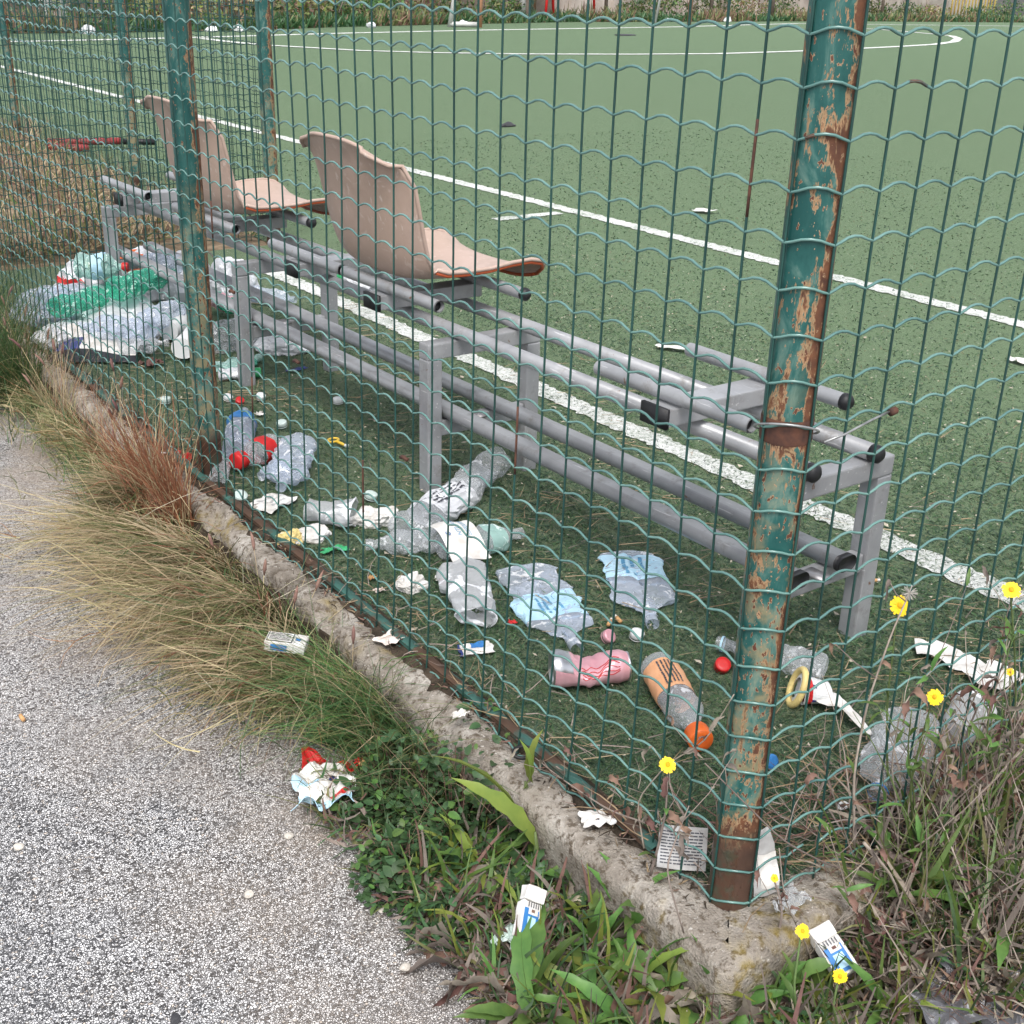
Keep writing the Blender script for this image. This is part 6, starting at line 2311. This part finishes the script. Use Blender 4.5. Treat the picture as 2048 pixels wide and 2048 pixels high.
def far_wall(name, label, px0, py0, px1, py1, h, m, back=3.2):
    A, B = G(px0, py0, 0), G(px1, py1, 0)
    d = (B - A).normalized()
    nrm = Vector((-d.y, d.x, 0))
    A, B = A + nrm * back, B + nrm * back
    L = (B - A).length
    mb = MB()
    mb.grid(lambda u, v: (u * L, .06 * nz((u * L, 0, v * h), .8, 3), v * h), int(L / .5), 6)
    mb.grid(lambda u, v: (u * L, v * .3, h + .01 * nz((u * L, v, 0), 1.5)), int(L / .5), 1)
    o = build('face', mb, MAT[m], None, loc=(0, 0, 0))
    t = thing(name, label, 'wall', A, math.atan2(d.y, d.x))
    o.parent = t
    mb = MB()
    k = int(L / 3.0)
    for i in range(k):
        mb = MB()
        mb.box((1.5 + i * 3.0, -.10, h * .5), (.32, .16, h))
        build('pier', mb, MAT[m], t, smooth=False)
    return t


far_wall('boundary_wall', 'dark stained wall behind the far shrubs on the left', -60, 57, 600, 49, 2.6, 'wall_dark', 4.5)
far_wall('boundary_wall', 'brown rough wall in the middle behind the goal', 600, 47, 1190, 38, 2.6, 'wall_dark', 3.6)
far_wall('boundary_wall', 'flaking cream wall on the right behind the corner post', 1180, 38, 1970, 36, 2.6, 'wall_cream', 4.0)


def far_pole(name, label, px, py, h, r, m, lean=0.0, cat='post', group=None):
    B = G(px, py, 0)
    mb = MB()
    mb.tube([(0, 0, 0), (lean * .5, 0, h * .5), (lean, 0, h)], r, 8)
    o = build(name, mb, MAT[m], None, loc=B)
    return tag(o, label, cat, group)


# goal: two front posts, crossbar, stays and ground bar
GA, GB = G(905, 52, 0), G(1300, 46.5, 0)
t = thing('goal', 'goal with faded orange posts on the far line', 'goal', GA, 0)
d = GB - GA
bk = Vector((-1.0, 2.0, 0))
mb = MB(); mb.tube([(0, 0, 0), (0, 0, 1.1), (0, 0, 2.2)], .075, 10); build('goal_post', mb, MAT['orange_paint'], t)
mb = MB(); mb.tube([d, d + Vector((0, 0, 1.1)), d + Vector((0, 0, 2.2))], .075, 10); build('goal_post', mb, MAT['orange_paint'], t)
mb = MB(); mb.tube([(0, 0, 2.2), d * .5 + Vector((0, 0, 2.2)), d + Vector((0, 0, 2.2))], .07, 10); build('crossbar', mb, MAT['orange_paint'], t)
q = G(848, 51, 0) - GA
mb = MB(); mb.tube([q, q * .8 + Vector((0, 0, 1)), q * .3 + Vector((0, 0, 2.2))], .07, 8); build('net_stay', mb, MAT['cream_paint'], t)
mb = MB(); mb.tube([q + Vector((0, 0, .08)), q * .5 + Vector((0, 0, .08)), Vector((0, 0, .08)) + q * .1], .07, 8); build('ground_bar', mb, MAT['cream_paint'], t)
q2 = G(1236, 43, 0) - GA
mb = MB(); mb.tube([q2, q2 + Vector((.2, 0, 1)), d * .98 + Vector((0, 0, 2.2))], .05, 8); build('net_stay', mb, MAT['cream_paint'], t)
# red bench
A, B = G(1040, 40.5, 0), G(1116, 39, 0)
d = (B - A)
t = thing('red_bench', 'bench with red metal legs standing beyond the goal line', 'bench', A, math.atan2(d.y, d.x))
L = d.length
for x in (-.35, .05, L - .3, L + .1):
    mb = MB()
    sgn = -1 if x in (-.35, L - .3) else 1
    mb.tube([(x + .12 * sgn, 0, 0), (x, 0, .9), (x - .05 * sgn, 0, 1.05)], .05, 8)
    build('leg', mb, MAT['red'], t)
for x in (-.15, L - .1):
    mb = MB()
    mb.tube([(x - .35, 0, 1.05), (x, 0, 1.08), (x + .35, 0, 1.05)], .05, 8)
    build('leg_bracket', mb, MAT['red'], t)
mb = MB(); mb.box((L / 2, 0, 1.16), (L + 1.2, .5, .08)); build('seat', mb, MAT['orange_label'], t, smooth=False)
mb = MB(); mb.box((L / 2, 0, .22), (L, .05, .05)); build('stretcher', mb, MAT['cream_paint'], t, smooth=False)
far_pole('steel_post', 'dark steel post left of the red bench', 1004, 40, 2.6, .13, 'post_far')
far_pole('steel_post', 'pale grey steel post beside the dark one', 985, 40, 2.6, .12, 'cream_paint')
far_pole('steel_post', 'thin brown post right of the red bench', 1142, 39, 2.6, .07, 'wall_dark')
far_pole('steel_post', 'thin brown post before the cream wall, left of the corner post', 1455, 37.5, 2.6, .09, 'wall_dark')
far_pole('steel_post', 'thin brown post between the orange goal post and the shrub', 1340, 38.5, 2.6, .08, 'wall_dark')
far_pole('steel_post', 'thin brown post right of the corner post', 1662, 37, 2.6, .08, 'wall_dark')
A, B = G(1792, 36, 0), G(1872, 36, 0)
d = B - A
t = thing('yellow_railing', 'yellow painted railing at the far right', 'railing', A, math.atan2(d.y, d.x))
for i in range(14):
    mb = MB(); mb.tube([(d.length * i / 13, 0, 0), (d.length * i / 13, 0, .9), (d.length * i / 13, 0, 1.8)], .05, 6); build('bar', mb, MAT['yellow_paint'], t)
mb = MB(); mb.box((d.length / 2, 0, 1.7), (d.length, .06, .1)); build('top_rail', mb, MAT['yellow_paint'], t, smooth=False)
mb = MB(); mb.box((d.length / 2, 0, .12), (d.length, .06, .1)); build('bottom_bar', mb, MAT['yellow_paint'], t, smooth=False)
A, B = G(78, 53, 0), G(130, 55, 0)
d = B - A
t = thing('white_board', 'tall white panel at the far left corner of the pitch', 'panel', A, math.atan2(d.y, d.x))
mb = MB(); mb.box((d.length / 2, 0, .95), (d.length, .06, 1.8)); build('panel', mb, MAT['cream_paint'], t, smooth=False)
for x in (.08, d.length - .08):
    mb = MB(); mb.box((x, .05, .9), (.06, .06, 1.9)); build('frame_post', mb, MAT['steel'], t, smooth=False)
FB = [(735, 46, .55, 'white_plastic', 'white plastic bag among the far weeds above the nearest seat'), (790, 45, .22, 'pale_yellow', 'pale yellow litter left of the goal stay'), (873, 47, .30, 'white_plastic', 'white litter between the goal stay and goal post'), (1223, 40, .45, 'white_plastic', 'white bag right of the red bench'), (1258, 41, .30, 'white_bag', 'second white bag right of the red bench'), (1372, 41, .40, 'white_plastic', 'white bag below the tall shrubs'), (700, 52, .35, 'white_bag', 'flat white litter on the far line above the nearest seat'),
      (1738, 37.5, .40, 'grey_card', 'grey litter just right of the corner post'), (1790 + 10, 38, .5, 'white_plastic', 'white litter left of the yellow railing, lower'), (1808, 31, .4, 'white_plastic', 'white litter left of the yellow railing, upper'), (1850, 36, .35, 'mint_plastic', 'pale litter under the yellow railing'), (1870 + 8, 37, .55, 'butt', 'orange bag under the yellow railing'), (1912, 38, .3, 'white_plastic', 'white litter at the far right edge'), (232, 60, .3, 'white_plastic', 'white litter left of the second post on the far line'), (400, 60, .3, 'white_plastic', 'white litter right of the second post on the far line'), (450, 59, .35, 'white_plastic', 'larger white litter by the far fence post'), (165, 64, .4, 'white_bag', 'white litter at the far left under the shrubs')]
for i, (px, py, s_, m, lb) in enumerate(FB):
    blob('litter', lb, 'litter', px, py, s_ * .55, s_ * .4, s_ * .32, m, 600 + i, i * .7, .0, 'litter along the far side of the pitch', .5, 2)
for i, (px, py, w, lb) in enumerate(((958, 239, .10, 'small dark clod on the pitch left of the middle'), (1180, 67, .45, 'long dark patch of rubber on the far pitch'))):
    blob('turf_clod', lb, 'clod', px, py, w, w * .4, .03, 'dark_stone', 700 + i, .3, 0, None, .4, 2)
for i, (px, py) in enumerate(((1245, 435), (1180, 560), (960, 640), (1530, 560), (1715, 575), (1080, 760), (1905, 905))):
    pass
